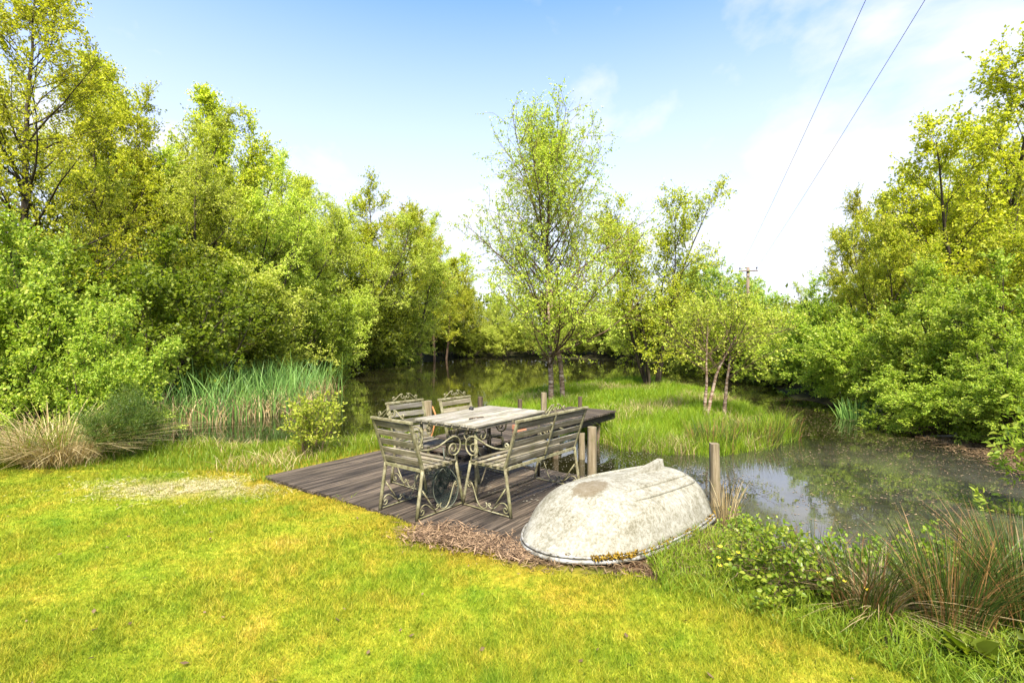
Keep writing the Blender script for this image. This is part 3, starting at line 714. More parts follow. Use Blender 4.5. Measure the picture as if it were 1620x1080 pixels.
make_seat('garden_bench', 1.13, 'two seater slatted bench with scrolled iron arms along the table, back to the boat', 'bench', (.30, 4.85, .022), R(-51), 'slat', None, 'iron', True)

def build_table():
    root = empty('garden_table', (-.315, 5.47, .022), R(90) - R(35)); tag(root, 'rectangular slatted garden table with grey wood top and iron legs', 'table')
    L, Wd, H = 1.24, .82, .725
    b = MB(); n = 8; p = Wd / n; rng = random.Random(5)
    for i in range(n):
        y = -Wd / 2 + (i + .5) * p; e = rng.uniform(-.004, .004)
        b.bar((-L / 2 + e, y, H), (L / 2 + e, y, H + rng.uniform(-.001, .001)), p - .015, .022, ch=.004)
    b.build('tabletop', M['tabletop'], root)
    f = MB()
    for x in (-L / 2 + .03, 0, L / 2 - .03): f.bar((x, -Wd / 2 + .01, H - .026), (x, Wd / 2 - .01, H - .026), .03, .028)
    for y in (-Wd / 2 + .03, Wd / 2 - .03): f.bar((-L / 2 + .047, y, H - .028), (L / 2 - .047, y, H - .028), .02, .026)
    f.build('frame', M['slat'], root)
    for sx in (-1, 1):
        for sy in (-1, 1):
            x, y = sx * (L / 2 - .06), sy * (Wd / 2 - .05); l = MB()
            dk = 'iron' if sx < 0 else 'iron_dark'
            l.tube([(x, y, 0), (x, y, .3), (x + sx * .005, y, H - .035)], [.017, .016, .017], 6)
            o = l.build('leg', M[dk], root)
            s = MB(); q = spiral((.10, H - .105), .06, .012, math.pi / 2 + .1, -4.6, 22)
            s.tube([(x - sx * a, y, z) for a, z in q], .007, 5); s.build('scroll', M[dk], o)
            s = MB(); q = spiral((.10, H - .11), .058, .012, math.pi / 2 + .1, -4.6, 22)
            s.tube([(x, y - sy * a, z) for a, z in q], .007, 5)
            s.build('scroll', M[dk], o)
    for sy in (-1, 1):
        m = MB(); y = sy * (Wd / 2 - .05)
        m.tube([(-L / 2 + .06, y, .05), (0, y * .3, .32)], .008, 5); m.tube([(L / 2 - .06, y, .05), (0, y * .3, .32)], .008, 5)
        m.tube([(0, y * .3, .32), (0, y * .25, H - .04)], .010, 5)
        m.build('brace', M['iron_dark'], root)
build_table()

def small_things():
    # lying on the table
    m = MB(); prof = [(.026, 0), (.03, .008), (.026, .022), (.012, .033), (.004, .036)]
    vs = []; fs = []
    for r, z in prof:
        for k in range(12): vs.append((r * math.cos(k * math.pi / 6), r * math.sin(k * math.pi / 6), z))
    for j in range(len(prof) - 1):
        for k in range(12): fs.append((j * 12 + k, j * 12 + (k + 1) % 12, (j + 1) * 12 + (k + 1) % 12, (j + 1) * 12 + k))
    fs.append(tuple(48 + k for k in range(12))); m.add(vs, fs, True)
    tag(m.build('lid', M['black'], None, (-.47, 5.83, .759)), 'small domed black lid lying on the tabletop', 'lid')
    rng = random.Random(8); m = MB(); pts = []; rad = []
    for i in range(12): pts.append((i * .017, rng.uniform(-.006, .006) + .02 * math.sin(i * .3), .006 + rng.uniform(0, .003))); rad.append(.006 + (.004 if i % 2 else 0) * rng.random())
    m.tube(pts, rad, 6); o = m.build('stick', M['dark_post'], None, (-.435, 5.12, .759)); o.rotation_euler.z = R(42); tag(o, 'knobbly dark stick lying across the tabletop slats', 'stick')
    # bricks on the walkway
    for (x, y, z, rz, lb) in ((.11, 7.30, .206, .5, 'orange terracotta brick on the walkway, underneath another brick'), (.10, 7.31, .272, .75, 'upper pinkish terracotta brick stacked on another on the walkway')):
        m = MB(); m.bar((-.09, 0, .033), (.09, 0, .033), .10, .064, ch=.006); o = m.build('brick', M['brick'], None, (x, y, z)); o.rotation_euler.z = rz; tag(o, lb, 'brick', 'bricks stacked on the walkway')
    m = MB(); m.tube([(-1.12, 7.12, .62), (-1.06, 7.05, .5), (-1.08, 7.0, .35), (-1.12, 6.98, .2), (-1.15, 6.97, .06), (-1.05, 6.93, .03), (-.98, 6.98, .03)], .012, 6)
    tag(m.build('rope', M['rope'], None), 'faded orange rope hanging down the stout tapered post', 'rope')
    # landing nets
    def net(name, loc, rz, w, h, depth, tilt, label, handle):
        root = empty(name, loc, rz); tag(root, label, 'landing net', 'fishing nets under the chair and table')
        n = 28
        def rim(a):
            s = math.sin(a); return (w / 2 * math.cos(a) * (1 - .35 * max(0, s) ** 2), h / 2 + h / 2 * s)
        P = []
        for i in range(n + 1):
            x, z = rim(2 * math.pi * i / n); P.append(Vector((x, tilt * z, z + .012)))
        m = MB(); m.tube(P, .005, 5, False); m.build('hoop', M['netframe'], root)
        m = MB(); rings = 9
        def bag(a, t):
            x, z = rim(a); k = math.cos(t * math.pi / 2) ** .7
            zc = h * .38; return Vector((x * k, tilt * z + depth * math.sin(t * math.pi / 2), zc * (1 - k) * (1 - .4 * t) + z * k + .014))
        for j in range(1, rings):
            m.tube([bag(2 * math.pi * i / 32, j / rings) for i in range(33)], .0022, 3, False)
        for i in range(34):
            for sl in (-1, 1): m.tube([bag(2 * math.pi * i / 34 + sl * t * .9, t) for t in np.linspace(0, .96, 9)], .0022, 3, False)
        m.build('mesh_bag', M['net'], root)
        if handle:
            m = MB(); m.tube([P[n // 4], P[n // 4] + Vector((-.005, .02, .09)), P[n // 4] + Vector((-.01, .05, .17))], .007, 6); m.build('handle', M['netframe'], root)
    net('landing_net', (-.60, 4.62, .022), R(20), .235, .36, .22, .12, 'dark green pear shaped landing net propped at the front of the near chair', True)
    net('landing_net', (-.80, 4.92, .022), R(-15), .34, .36, .25, .16, 'wide round dark landing net standing under the near chair seat', False)
small_things()

# ------------------------------------------------------------------ upturned rowing boat
def build_boat():
    L, B, Dp = 1.70, .51, .395
    root = empty('rowing_boat', (.20, 3.655, .01), R(90) - R(49.5)); root.rotation_euler = (R(-1.5), R(1.2), R(90 - 49.5))
    tag(root, 'small upturned white rowing boat with a grimy hull lying at the water edge', 'boat')
    nx, nt = 56, 40
    def beam(x):
        t = x / L
        f = (1 - max(0, 1 - t / .46) ** 2.6) ** .52 if t < .46 else 1 - .20 * ((t - .46) / .54) ** 2
        return B * f
    def hullp(i, j):
        x = L * (i / nx) ** 1.25
        b = beam(x); t = x / L
        d = Dp * (1 - max(0, 1 - t / .36) ** 2.0) ** .85 if t < .36 else Dp
        d *= 1 - .05 * max(0, (t - .5) / .5)
        a = -math.pi / 2 + math.pi * j / nt; s, c = math.sin(a), math.cos(a)
        p = .88; q = .70
        y = b * math.copysign(abs(s) ** p, s); z = d * abs(c) ** q
        y *= 1 - .10 * (z / Dp) ** 1.0 * (1 - .3 * t)
        y += math.copysign(.03 * max(0, 1 - z / .09) ** 1.5, s) * (b / B)                 # flare at the gunwale
        xx = x + (.10 * (z / Dp) * max(0, 1 - t / .3) - .035 * max(0, 1 - z / .09) * max(0, 1 - t / .1))
        if t > .9: xx -= .06 * (z / Dp) * ((t - .9) / .1)
        return Vector((xx, y, z + .028))
    m = MB(); vs = [hullp(i, j) for i in range(nx + 1) for j in range(nt + 1)]
    fs = [(i * (nt + 1) + j, i * (nt + 1) + j + 1, (i + 1) * (nt + 1) + j + 1, (i + 1) * (nt + 1) + j) for i in range(nx) for j in range(nt)]
    m.add(vs, fs, True); h = m.build('hull', M['hull'], root)
    so = h.modifiers.new('thick', 'SOLIDIFY'); so.thickness = .008; so.offset = 1
    e = [hullp(nx, j) for j in range(nt + 1)]; m = MB(); m.add([p + Vector((.006, 0, 0)) for p in e], [tuple(range(nt + 1))]); m.build('transom', M['hull'], root)
    # rim: lip, then a rounded rubbing strake under it
    g = [hullp(i, 0) for i in range(nx, -1, -1)] + [hullp(i, nt) for i in range(1, nx + 1)]
    m = MB(); m.tube([p + Vector((0, 0, -.008)) for p in g], .017, 7); m.tube([p + Vector((0, 0, .022)) * 1 for p in g], .010, 5); m.build('gunwale', M['rim'], root)
    # keel that deepens into a skeg
    k = []; ni = 30
    m = MB(); vs = []; fs = []
    for i in range(ni + 1):
        x = .68 + (1.54 - .68) * i / ni; f = i / ni; zt = Dp + .012 + .085 * f ** 1.8; w = .016 + .012 * f
        z0 = Dp - .03
        vs += [(x, -w * 1.6, z0), (x, -w, zt), (x, w, zt), (x, w * 1.6, z0)]
    for i in range(ni):
        for q in range(3): fs.append((i * 4 + q, i * 4 + q + 1, (i + 1) * 4 + q + 1, (i + 1) * 4 + q))
    fs += [(0, 1, 2, 3), (ni * 4 + 3, ni * 4 + 2, ni * 4 + 1, ni * 4)]
    m.add(vs, fs); m.build('keel', M['hull'], root)
    for jy in (10.2, 13.6, 26.4, 29.8):
        pts = []
        for i in range(26, nx - 1):
            j0 = int(jy); a = hullp(i, j0); b = hullp(i, j0 + 1); pts.append(a.lerp(b, jy - j0))
        s = MB(); s.tube(pts, [.004 + .015 * min(1, n / 6) for n in range(len(pts))], 5); s.build('bottom_strake', M['hull'], root)
    rng = np.random.default_rng(4)
    P = []
    for p, n in ((g[nx + 0 - 3], 0),):
        pass
    idx = [i for i in range(len(g)) if g[i].y < 0]
    for i in idx:
        t = g[i].x / L; k = 70 if .10 < t < .26 else (14 if .26 < t < .5 else (22 if .62 < t < .70 else (26 if .88 < t < .95 else 2)))
        for _ in range(k): P.append((g[i].x + rng.uniform(-.03, .03), g[i].y + rng.uniform(-.012, .02), g[i].z + .02 + abs(rng.normal(0, .008))))
    P = np.array(P); lv, lf = leaves_np(rng, P, rng.normal(0, 1, P.shape), .022, .6, False, .3)
    link('moss', np_mesh('moss', lv, lf), M['moss'], root)
build_boat()

# ------------------------------------------------------------------ power line
def build_line():
    x, y = 21.0, 45.0; z0 = gz(x, y)
    root = empty('utility_pole', (x, y, z0), R(-18)); tag(root, 'brown wooden utility pole with a crossarm rising behind the far shrubs', 'pole')
    m = MB(); m.tube([(0, 0, -.5), (0, 0, 4), (0, 0, 7.9 - z0)], [.17, .15, .13], 10); m.build('post', M['pole'], root)
    m = MB(); m.bar((-.78, -.18, 7.55 - z0), (.78, -.18, 7.55 - z0), .11, .11); m.build('crossarm', M['pole'], root)
    for s in (-1, 1):
        b = MB(); b.bar((s * .5, -.17, 7.48 - z0), (0, -.15, 7.05 - z0), .05, .02); b.build('brace', M['wire'], root)
        i = MB(); i.tube([(s * .68, -.18, 7.60 - z0), (s * .68, -.18, 7.7 - z0), (s * .68, -.18, 7.74 - z0), (s * .68, -.18, 7.84 - z0), (s * .68, -.18, 7.88 - z0)], [.02, .02, .07, .065, .03], 8); i.build('insulator', M['ceramic'], root)
    a = R(-18)
    for s, lb, far in ((-1, 'left one of the two overhead wires from the utility pole', (8.05, 11.5, 9.28)), (1, 'right one of the two overhead wires from the utility pole', (9.4, 11.5, 9.28))):
        p0 = Vector((x + s * .68 * math.cos(a), y + s * .68 * math.sin(a) - .18, 7.86)); p1 = Vector(far); d = p1 - p0
        pts = []
        for i in range(41):
            t = i / 40 * 2.0; q = p0 + d * t; q.z += 1.1 * t * (t - 1) * .55; pts.append(q)
        m = MB(); m.tube(pts, .0075, 5); tag(m.build('overhead_wire', M['wire'], None), lb, 'wire', 'wires from the utility pole')
build_line()

# ------------------------------------------------------------------ trees and shrubs
def build_trees():
    # island birches
    tree_kind('birch_big', 'bark_birch', 'leaf_birch', seed=11, h=7.3, stems=1, lean=.03, r0=.10, first=.13, n1=56, ang=(58, 29), spread=4.05, prof=(.70, 1.0, .36), n2=14, n3=6, nl=12, tpow=1.15, leaf=.052, asp=.75, tw=.42, up1=.05, droop=.5, wob1=.07, twig_r=.0035)
    plant('birch_big', 'birch_tree', 1.10, 13.9, 'tall slender birch with an airy crown on the island behind the table', 'tree', 'birches on the island', rz=2.0)
    tree_kind('birch_second', 'bark_birch', 'leaf_birch', seed=17, h=6.6, stems=1, lean=.06, r0=.08, first=.30, n1=26, ang=(55, 24), spread=2.2, prof=(.9, 1.0, .3), n2=8, n3=5, nl=9, leaf=.054, asp=.72, tw=.4, up1=.05, droop=.5, wob1=.07, twig_r=.0035)
    plant('birch_second', 'birch_tree', 1.42, 14.3, 'slimmer second birch trunk close beside the tallest island birch', 'tree', 'birches on the island', rz=.4)
    tree_kind('alder', 'bark', 'leaf_alder', seed=24, h=7.0, stems=7, lean=.34, base_r=.35, r0=.08, first=.14, n1=16, ang=(56, 26), spread=1.8, prof=(.9, 1.0, .40), n2=9, n3=5, nl=9, leaf=.062, asp=.75, tw=.4, up1=.05, droop=.2, stem_len=(.75, .97), twig_r=.004)
    plant('alder', 'alder_tree', 4.95, 18.0, 'many stemmed alder on the island to the right of the tall birch', 'tree', rz=.8)
    tree_kind('birch_small', 'bark_birch', 'leaf_birch', seed=31, h=2.45, stems=2, lean=.16, base_r=.06, r0=.05, first=.45, n1=13, ang=(62, 32), spread=1.6, prof=(.9, 1.0, .4), n2=8, n3=4, nl=6, leaf=.056, asp=.72, tw=.3, up1=.02, droop=.3, stem_len=(.85, .9), twig_r=.003)
    plant('birch_small', 'birch_tree', 4.25, 11.1, 'low twin stemmed birch with white bark at the right of the island', 'tree', 'birches on the island', rz=1.3)
    tree_kind('birch_small2', 'bark_birch', 'leaf_birch', seed=37, h=2.2, stems=1, lean=.10, r0=.05, first=.42, n1=16, ang=(62, 32), spread=1.5, prof=(.9, 1.0, .4), n2=8, n3=4, nl=6, leaf=.056, asp=.72, tw=.3, up1=.02, droop=.3, twig_r=.003)
    plant('birch_small2', 'birch_tree', 4.86, 11.5, 'short leaning birch with one brown stem nearest the right tip of the island', 'tree', 'birches on the island', rz=3.6)

    # kinds for the woodland
    tree_kind('tall_alder', 'bark', 'leaf_yellow', seed=41, h=11.2, stems=1, lean=.03, r0=.16, first=.12, n1=52, ang=(75, 35), spread=3.7, prof=(1.0, .95, .2), n2=9, n3=6, nl=17, leaf=.062, asp=.72, tw=.5, up1=.05, droop=.2, twig_r=.005, wob1=.09)
    tree_kind('broad_a', 'bark', 'leaf_willow', seed=43, h=8.0, stems=6, lean=.33, base_r=.4, r0=.11, first=.10, n1=15, ang=(55, 24), spread=2.2, prof=(.8, 1.0, .35), n2=9, n3=6, nl=17, leaf=.066, asp=.55, tw=.45, up1=.05, stem_len=(.72, .97), twig_r=.005, lump=.06)
    tree_kind('broad_b', 'bark', 'leaf_alder', seed=47, h=8.0, stems=4, lean=.24, base_r=.3, r0=.12, first=.14, n1=20, ang=(60, 24), spread=2.4, prof=(.9, 1.0, .3), n2=9, n3=6, nl=16, leaf=.066, asp=.7, tw=.45, up1=.06, stem_len=(.72, .97), twig_r=.005, lump=.06)
    tree_kind('slender', 'bark_red', 'leaf_alder', seed=53, h=9.0, stems=1, lean=.03, r0=.11, first=.18, n1=36, ang=(48, 22), spread=1.7, prof=(.9, 1.0, .25), n2=8, n3=5, nl=14, leaf=.075, asp=.7, tw=.45, up1=.05, twig_r=.006)
    tree_kind('oak', 'bark', 'leaf_rust', seed=59, h=9.0, stems=1, lean=.05, r0=.16, first=.3, n1=26, ang=(70, 35), spread=3.2, prof=(.9, 1.0, .5), n2=7, n3=5, nl=14, leaf=.12, asp=.7, tw=.5, up1=.04, twig_r=.006, lump=.15)
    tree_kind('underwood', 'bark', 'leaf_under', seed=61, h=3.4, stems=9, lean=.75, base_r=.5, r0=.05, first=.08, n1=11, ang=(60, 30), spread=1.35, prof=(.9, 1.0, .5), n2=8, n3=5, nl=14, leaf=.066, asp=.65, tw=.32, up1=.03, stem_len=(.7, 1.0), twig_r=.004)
    tree_kind('willow_bush', 'bark', 'leaf_willow', seed=67, h=3.6, stems=9, lean=.70, base_r=.5, r0=.05, first=.08, n1=11, ang=(55, 28), spread=1.4, prof=(.9, 1.0, .5), n2=8, n3=5, nl=14, leaf=.064, asp=.6, tw=.32, up1=.05, stem_len=(.75, 1.0), twig_r=.004)
    tree_kind('thorn', 'bark', 'leaf_thorn', seed=71, h=5.6, stems=8, lean=.60, base_r=.5, r0=.08, first=.06, n1=14, ang=(62, 32), spread=1.9, prof=(.95, 1.0, .45), n2=9, n3=5, nl=18, leaf=.058, asp=.75, tw=.38, up1=.03, stem_len=(.7, 1.0), twig_r=.004, lump=.05)
    tree_kind('thorn_b', 'bark', 'leaf_hazel', seed=73, h=3.6, stems=10, lean=1.05, base_r=.5, r0=.06, first=.04, n1=12, ang=(62, 32), spread=1.5, prof=(.95, 1.0, .45), n2=9, n3=5, nl=17, leaf=.058, asp=.75, tw=.34, up1=-.01, stem_len=(.7, 1.0), twig_r=.0035, lump=.05)
    tree_kind('hedge_yellow', 'bark', 'leaf_yellow', seed=79, h=8.0, stems=6, lean=.42, base_r=.5, r0=.11, first=.10, n1=17, ang=(65, 30), spread=2.3, prof=(.95, 1.0, .35), n2=9, n3=5, nl=18, leaf=.064, asp=.75, tw=.45, up1=.03, stem_len=(.7, .98), twig_r=.005, lump=.06)
    tree_kind('hazel', 'bark', 'leaf_hazel', seed=83, h=3.9, stems=8, lean=.50, base_r=.35, r0=.05, first=.06, n1=13, ang=(60, 30), spread=1.35, prof=(.95, 1.0, .4), n2=7, n3=5, nl=13, leaf=.062, asp=.78, tw=.32, up1=.03, stem_len=(.7, .95), hexa=True, twig_r=.003)
    tree_kind('dome', 'bark', 'leaf_far', seed=89, h=11.0, stems=5, lean=.45, base_r=.5, r0=.2, first=.2, n1=18, ang=(60, 35), spread=4.2, prof=(.9, 1.0, .6), n2=7, n3=5, nl=14, leaf=.19, asp=.7, tw=.7, up1=.03, stem_len=(.8, .95), twig_r=.008)

    GL = 'trees along the left bank'; GU = 'shrubs along the left shore'; GR = 'hedge trees along the right bank'; GB = 'trees beyond the far end of the pond'
    def t(key, name, px, toppy, Y, label, cat='tree', group=GL, kh=None, rz=None, wide=1.0):
        x = (px - 810) / FPX * Y; z = gz(x, Y); hgt = EYE + (HOR - toppy) * Y / FPX - z
        s = hgt / kh; plant(key, name, x, Y, label, cat, group, s * wide, (px * 1.7) % 6.28 if rz is None else rz, s)
    # left bank, front to back
    t('tall_alder', 'alder_tree', 42, -25, 14.5, 'tall yellow green alder with a straight trunk at the left edge', kh=11.3)
    t('tall_alder', 'alder_tree', -130, 20, 16.5, 'yellow green alder only half inside the left edge of the view', kh=11.3, rz=2.5)
    t('tall_alder', 'alder_tree', 118, 120, 18.5, 'alder with drooping boughs just right of the leftmost tall alder', kh=11.3, rz=4.4, wide=.95)
    t('slender', 'birch_tree', 205, 92, 22.0, 'narrow topped tree standing a little above its neighbours right of the leftmost alder', kh=9.2)
    t('broad_b', 'alder_tree', 170, 150, 20.5, 'bushy alder below the narrow topped tree on the left bank', kh=8.2, rz=.6)
    t('broad_a', 'willow_tree', 255, 165, 21.5, 'pale green willow between the narrow topped tree and the spiky topped one', kh=8.2)
    t('broad_b', 'alder_tree', 305, 185, 24.5, 'rounded alder just left of the spiky topped slender tree', kh=8.2, rz=2.1)
    t('slender', 'birch_tree', 345, 148, 27.0, 'spiky topped slender tree rising highest in the middle of the left bank', kh=9.2, rz=4)
    t('broad_a', 'willow_tree', 372, 215, 25.0, 'grey green willow in front of the spiky topped tree', kh=8.2, rz=1)
    t('broad_a', 'willow_tree', 425, 242, 27.5, 'willow below and right of the spiky topped tree', kh=8.2, rz=3.7)
    t('broad_b', 'alder_tree', 475, 268, 31.0, 'rounded alder halfway down the sloping left treeline', kh=8.2)
    t('slender', 'alder_tree', 500, 268, 37.0, 'thin leafy tree poking up behind the rounded alder of the sloping treeline', kh=9.2, rz=2)
    t('broad_a', 'willow_tree', 540, 285, 33.0, 'bright willow above the open water at the end of the reeds', kh=8.2, rz=3)
    t('broad_b', 'alder_tree', 590, 300, 37.0, 'alder with a frayed top just left of the brownish oak', kh=8.2, rz=5)
    t('broad_a', 'willow_tree', 632, 335, 40.0, 'willow filling in below the brownish oak', kh=8.2, rz=.2)
    t('oak', 'oak_tree', 665, 345, 48.0, 'brownish young leaved oak rising behind the slim far trunks', kh=9.4)
    t('slender', 'alder_tree', 666, 372, 44.0, 'slim straight trunked alder mirrored in the far water, leftmost of its three', kh=9.2, rz=1)
    t('slender', 'alder_tree', 688, 385, 45.0, 'slim straight trunked alder, middle of the three mirrored in the far water', kh=9.2, rz=3)
    t('slender', 'alder_tree', 706, 405, 46.0, 'slim straight trunked alder, rightmost of the three mirrored in the far water', kh=9.2, rz=5)
    t('broad_b', 'alder_tree', 725, 430, 51.0, 'low alder closing the far left corner beside the tall birch crown', kh=8.2, rz=.5)
    t('broad_a', 'willow_tree', 757, 452, 54.0, 'far willow standing in the gap just left of the tall birch', kh=8.2, rz=2.8)
    t('broad_b', 'alder_tree', 700, 385, 56.0, 'alder behind the three slim trunks filling the far left treeline', kh=8.2, rz=4.8)
    # shrubs along the left shore
    t('underwood', 'understory_shrub', 215, 375, 13.6, 'dark shrub behind the bright hazel and left of the reeds', 'shrub', GU, 3.5)
    t('underwood', 'understory_shrub', 300, 400, 17.5, 'dark shrub standing behind the middle of the reed bed', 'shrub', GU, 3.5, 2)
    t('willow_bush', 'willow_shrub', 385, 420, 20.5, 'pale shrub behind the right half of the reed bed', 'shrub', GU, 3.7, 1)
    t('underwood', 'understory_shrub', 440, 440, 24.0, 'dark shrub over the water where the reeds end', 'shrub', GU, 3.5, 4)
    t('willow_bush', 'willow_shrub', 500, 445, 28.0, 'pale rounded shrub hanging over the left open water', 'shrub', GU, 3.7, 2.4)
    t('underwood', 'understory_shrub', 560, 455, 33.0, 'green shrub overhanging the water below the bright willow', 'shrub', GU, 3.5, 5)
    t('willow_bush', 'willow_shrub', 625, 470, 40.0, 'shrub on the far shore left of the three slim trunks', 'shrub', GU, 3.7, 3.4)
    t('underwood', 'understory_shrub', 705, 500, 49.5, 'low shrub at the foot of the three slim trunks', 'shrub', GU, 3.5, 1.4)
    # foreground left
    t('hazel', 'hazel_bush', 45, 335, 9.0, 'large bright green hazel bush at the left edge behind the dry tussock', 'bush', 'bright bushes at the left', 4.1, .5, .78)
    t('hazel', 'hazel_bush', 160, 480, 8.7, 'smaller bright green bush leaning towards the reeds', 'bush', 'bright bushes at the left', 4.1, 2.9, .85)
    # beyond the far end
    t('broad_a', 'willow_tree', 790, 440, 56.0, 'far willow behind the left side of the tall birch', group=GB, kh=8.2, rz=2.2)
    t('broad_b', 'alder_tree', 880, 450, 54.0, 'far alder directly behind the tall birch trunk', group=GB, kh=8.2, rz=3.3)
    t('willow_bush', 'willow_shrub', 840, 505, 51.5, 'far low shrub at the water edge behind the birch trunk', 'shrub', GB, 3.7, 3)
    t('underwood', 'understory_shrub', 950, 495, 49.0, 'far low shrub at the water edge between birch and island alder', 'shrub', GB, 3.5, .3)
    t('broad_a', 'willow_tree', 970, 455, 50.0, 'far willow seen between the tall birch and the island alder', group=GB, kh=8.2, rz=4.2)
    t('broad_b', 'alder_tree', 1065, 450, 42.0, 'far alder seen just right of the island alder stems', group=GB, kh=8.2, rz=1.2)
    t('dome', 'lime_tree', 1120, 417, 75.0, 'large round domed tree far behind, left of the utility pole', group=GB, kh=11.2, wide=1.0)
    t('dome', 'lime_tree', 1198, 450, 82.0, 'small part of a far green tree just right of the utility pole', group=GB, kh=11.2, rz=1.0, wide=.8)
    t('willow_bush', 'willow_shrub', 1110, 480, 31.0, 'pale shrub on the far shore behind the twin stemmed birch', 'shrub', GB, 3.7, 1.1)
    t('willow_bush', 'willow_shrub', 1180, 470, 27.0, 'pale shrub below the utility pole on the far shore', 'shrub', GB, 3.7, 5.1)
    for i, (px, top, Y, key, lb) in enumerate(((745, 520, 50.5, 'underwood', 'low far shrub at the water edge under the left side of the birch crown'), (795, 505, 50.5, 'willow_bush', 'pale far shrub at the water edge left of the birch trunk'),
            (905, 500, 50.5, 'willow_bush', 'pale far shrub at the water edge just right of the birch trunk'), (995, 490, 45, 'willow_bush', 'pale far shrub at the water edge left of the island alder stems'),
            (1045, 490, 38, 'underwood', 'far shrub at the water edge directly behind the island alder'), (1080, 480, 34, 'willow_bush', 'pale shrub between the island alder and the twin stemmed birch'), (1150, 485, 25.5, 'underwood', 'green shrub on the far shore behind the short leaning birch'))):
        t(key, 'far_shrub', px, top, Y, lb, 'shrub', GB, 3.6, 1.1 * i, 1.25)
    t('thorn_b', 'hawthorn_bush', 1268, 520, 19.8, 'low dark bush at the waterline below the loose topped sapling', 'bush', GR, 3.7, .4, 1.2)
    t('thorn_b', 'hawthorn_bush', 1318, 545, 16.4, 'low bush dipping to the waterline just left of the iris clump', 'bush', GR, 3.7, 5.1, 1.3)
    t('underwood', 'understory_shrub', 1215, 540, 22.5, 'low shrub on the far right shore behind the island tip', 'shrub', GR, 3.6, 2.1, 1.3)
    t('thorn_b', 'hawthorn_bush', 1490, 545, 10.5, 'low bush trailing into the brushwood on the right shore', 'bush', GR, 3.7, 1.7, 1.35)
    t('thorn_b', 'hawthorn_bush', 1618, 540, 8.9, 'low bush above the sallow sprigs at the right edge', 'bush', GR, 3.7, 4.6, 1.3)
    # right bank
    t('broad_a', 'willow_tree', 1285, 445, 26.0, 'light sapling with a loose top just right of the utility pole', group=GR, kh=8.2, rz=2, wide=.9)
    t('thorn_b', 'hawthorn_bush', 1235, 480, 21.5, 'green bush at the far right shore below the loose topped sapling', 'bush', GR, 3.7, 2)
    t('hedge_yellow', 'hedge_tree', 1405, 335, 21.0, 'golden green tree at the left end of the right hand hedge', group=GR, kh=8.2, rz=1.0, wide=.85)
    t('hedge_yellow', 'hedge_tree', 1455, 275, 18.5, 'golden green tree with a stepped top left of the tallest hedge tree', group=GR, kh=8.2, rz=3.0, wide=.85)
    t('hedge_yellow', 'hedge_tree', 1545, 190, 17.0, 'golden hedge tree rising between the stepped one and the tallest', group=GR, kh=8.2, rz=5.5, wide=.85)
    t('thorn', 'hawthorn_tree', 1520, 235, 16.0, 'broad hawthorn filling the middle of the right hand hedge', group=GR, kh=5.8, rz=0.6, wide=.68)
    t('hedge_yellow', 'hedge_tree', 1625, 95, 14.5, 'tallest hedge tree reaching to the top right corner', group=GR, kh=8.2, rz=4.2)
    t('thorn', 'hawthorn_tree', 1590, 290, 12.6, 'deep green hawthorn at the right edge in front of the tallest hedge tree', group=GR, kh=5.8, rz=2.2, wide=.9)
    t('thorn_b', 'hawthorn_bush', 1325, 455, 16.8, 'hawthorn bush over the water behind the green iris clump', 'bush', GR, 3.7, 4.3)
    t('thorn_b', 'hawthorn_bush', 1420, 430, 13.4, 'dense bush overhanging the leaf strewn water right of the iris clump', 'bush', GR, 3.7, .9)
    t('thorn', 'hawthorn_tree', 1420, 330, 15.0, 'hawthorn behind the dense overhanging bush', group=GR, kh=5.8, rz=5.2, wide=.72)
    t('thorn_b', 'hawthorn_bush', 1545, 430, 11.0, 'bush with low sweeping boughs at the right edge of the water', 'bush', GR, 3.7, 3.6)
    t('thorn_b', 'hawthorn_bush', 1660, 400, 9.6, 'bush cut by the right edge of the photo above the bank', 'bush', GR, 3.7, 5.6)
    # wood standing behind both banks, one mass
    rng = np.random.default_rng(97); P = []
    for (x0, y0, x1, y1, hh, n) in ((-34, 14, -27, 36, 10.0, 15000), (-27, 36, -20, 62, 9.5, 14000), (-20, 62, 10, 66, 7.5, 14000), (10, 64, 34, 62, 6.5, 7000), (24, 44, 34, 60, 5, 3000), (20, 12, 24, 34, 6.5, 12000)):
        t_ = rng.random(n); u = rng.random(n) ** .8
        bumpy = .82 + .12 * np.sin(t_ * 37 + x0) + .08 * np.sin(t_ * 83)
        q = np.stack([x0 + (x1 - x0) * t_ + rng.normal(0, 1.6, n), y0 + (y1 - y0) * t_ + rng.normal(0, 1.6, n), u * hh * bumpy + .4], 1)
        P.append(q)
    for (x0, y0, x1, y1, hh, n) in ((-24, 40, -13, 56, 3.5, 6000), (-14, 56, 12, 56, 3.0, 12000), (11, 52, 18, 40, 3.0, 6000), (15, 38, 14, 22, 2.6, 5000), (-22, 16, -17, 40, 3.2, 7000)):
        t_ = rng.random(n); P.append(np.stack([x0 + (x1 - x0) * t_ + rng.normal(0, .8, n), y0 + (y1 - y0) * t_ + rng.normal(0, .8, n), rng.random(n) ** .8 * hh * (.85 + .2 * np.sin(t_ * 31)) - .2], 1))
    P = np.concatenate(P); lv, lf = leaves_np(rng, P, rng.normal(0, 1, P.shape), .36, .7)
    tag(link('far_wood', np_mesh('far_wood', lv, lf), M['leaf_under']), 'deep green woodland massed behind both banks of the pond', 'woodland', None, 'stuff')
build_trees()

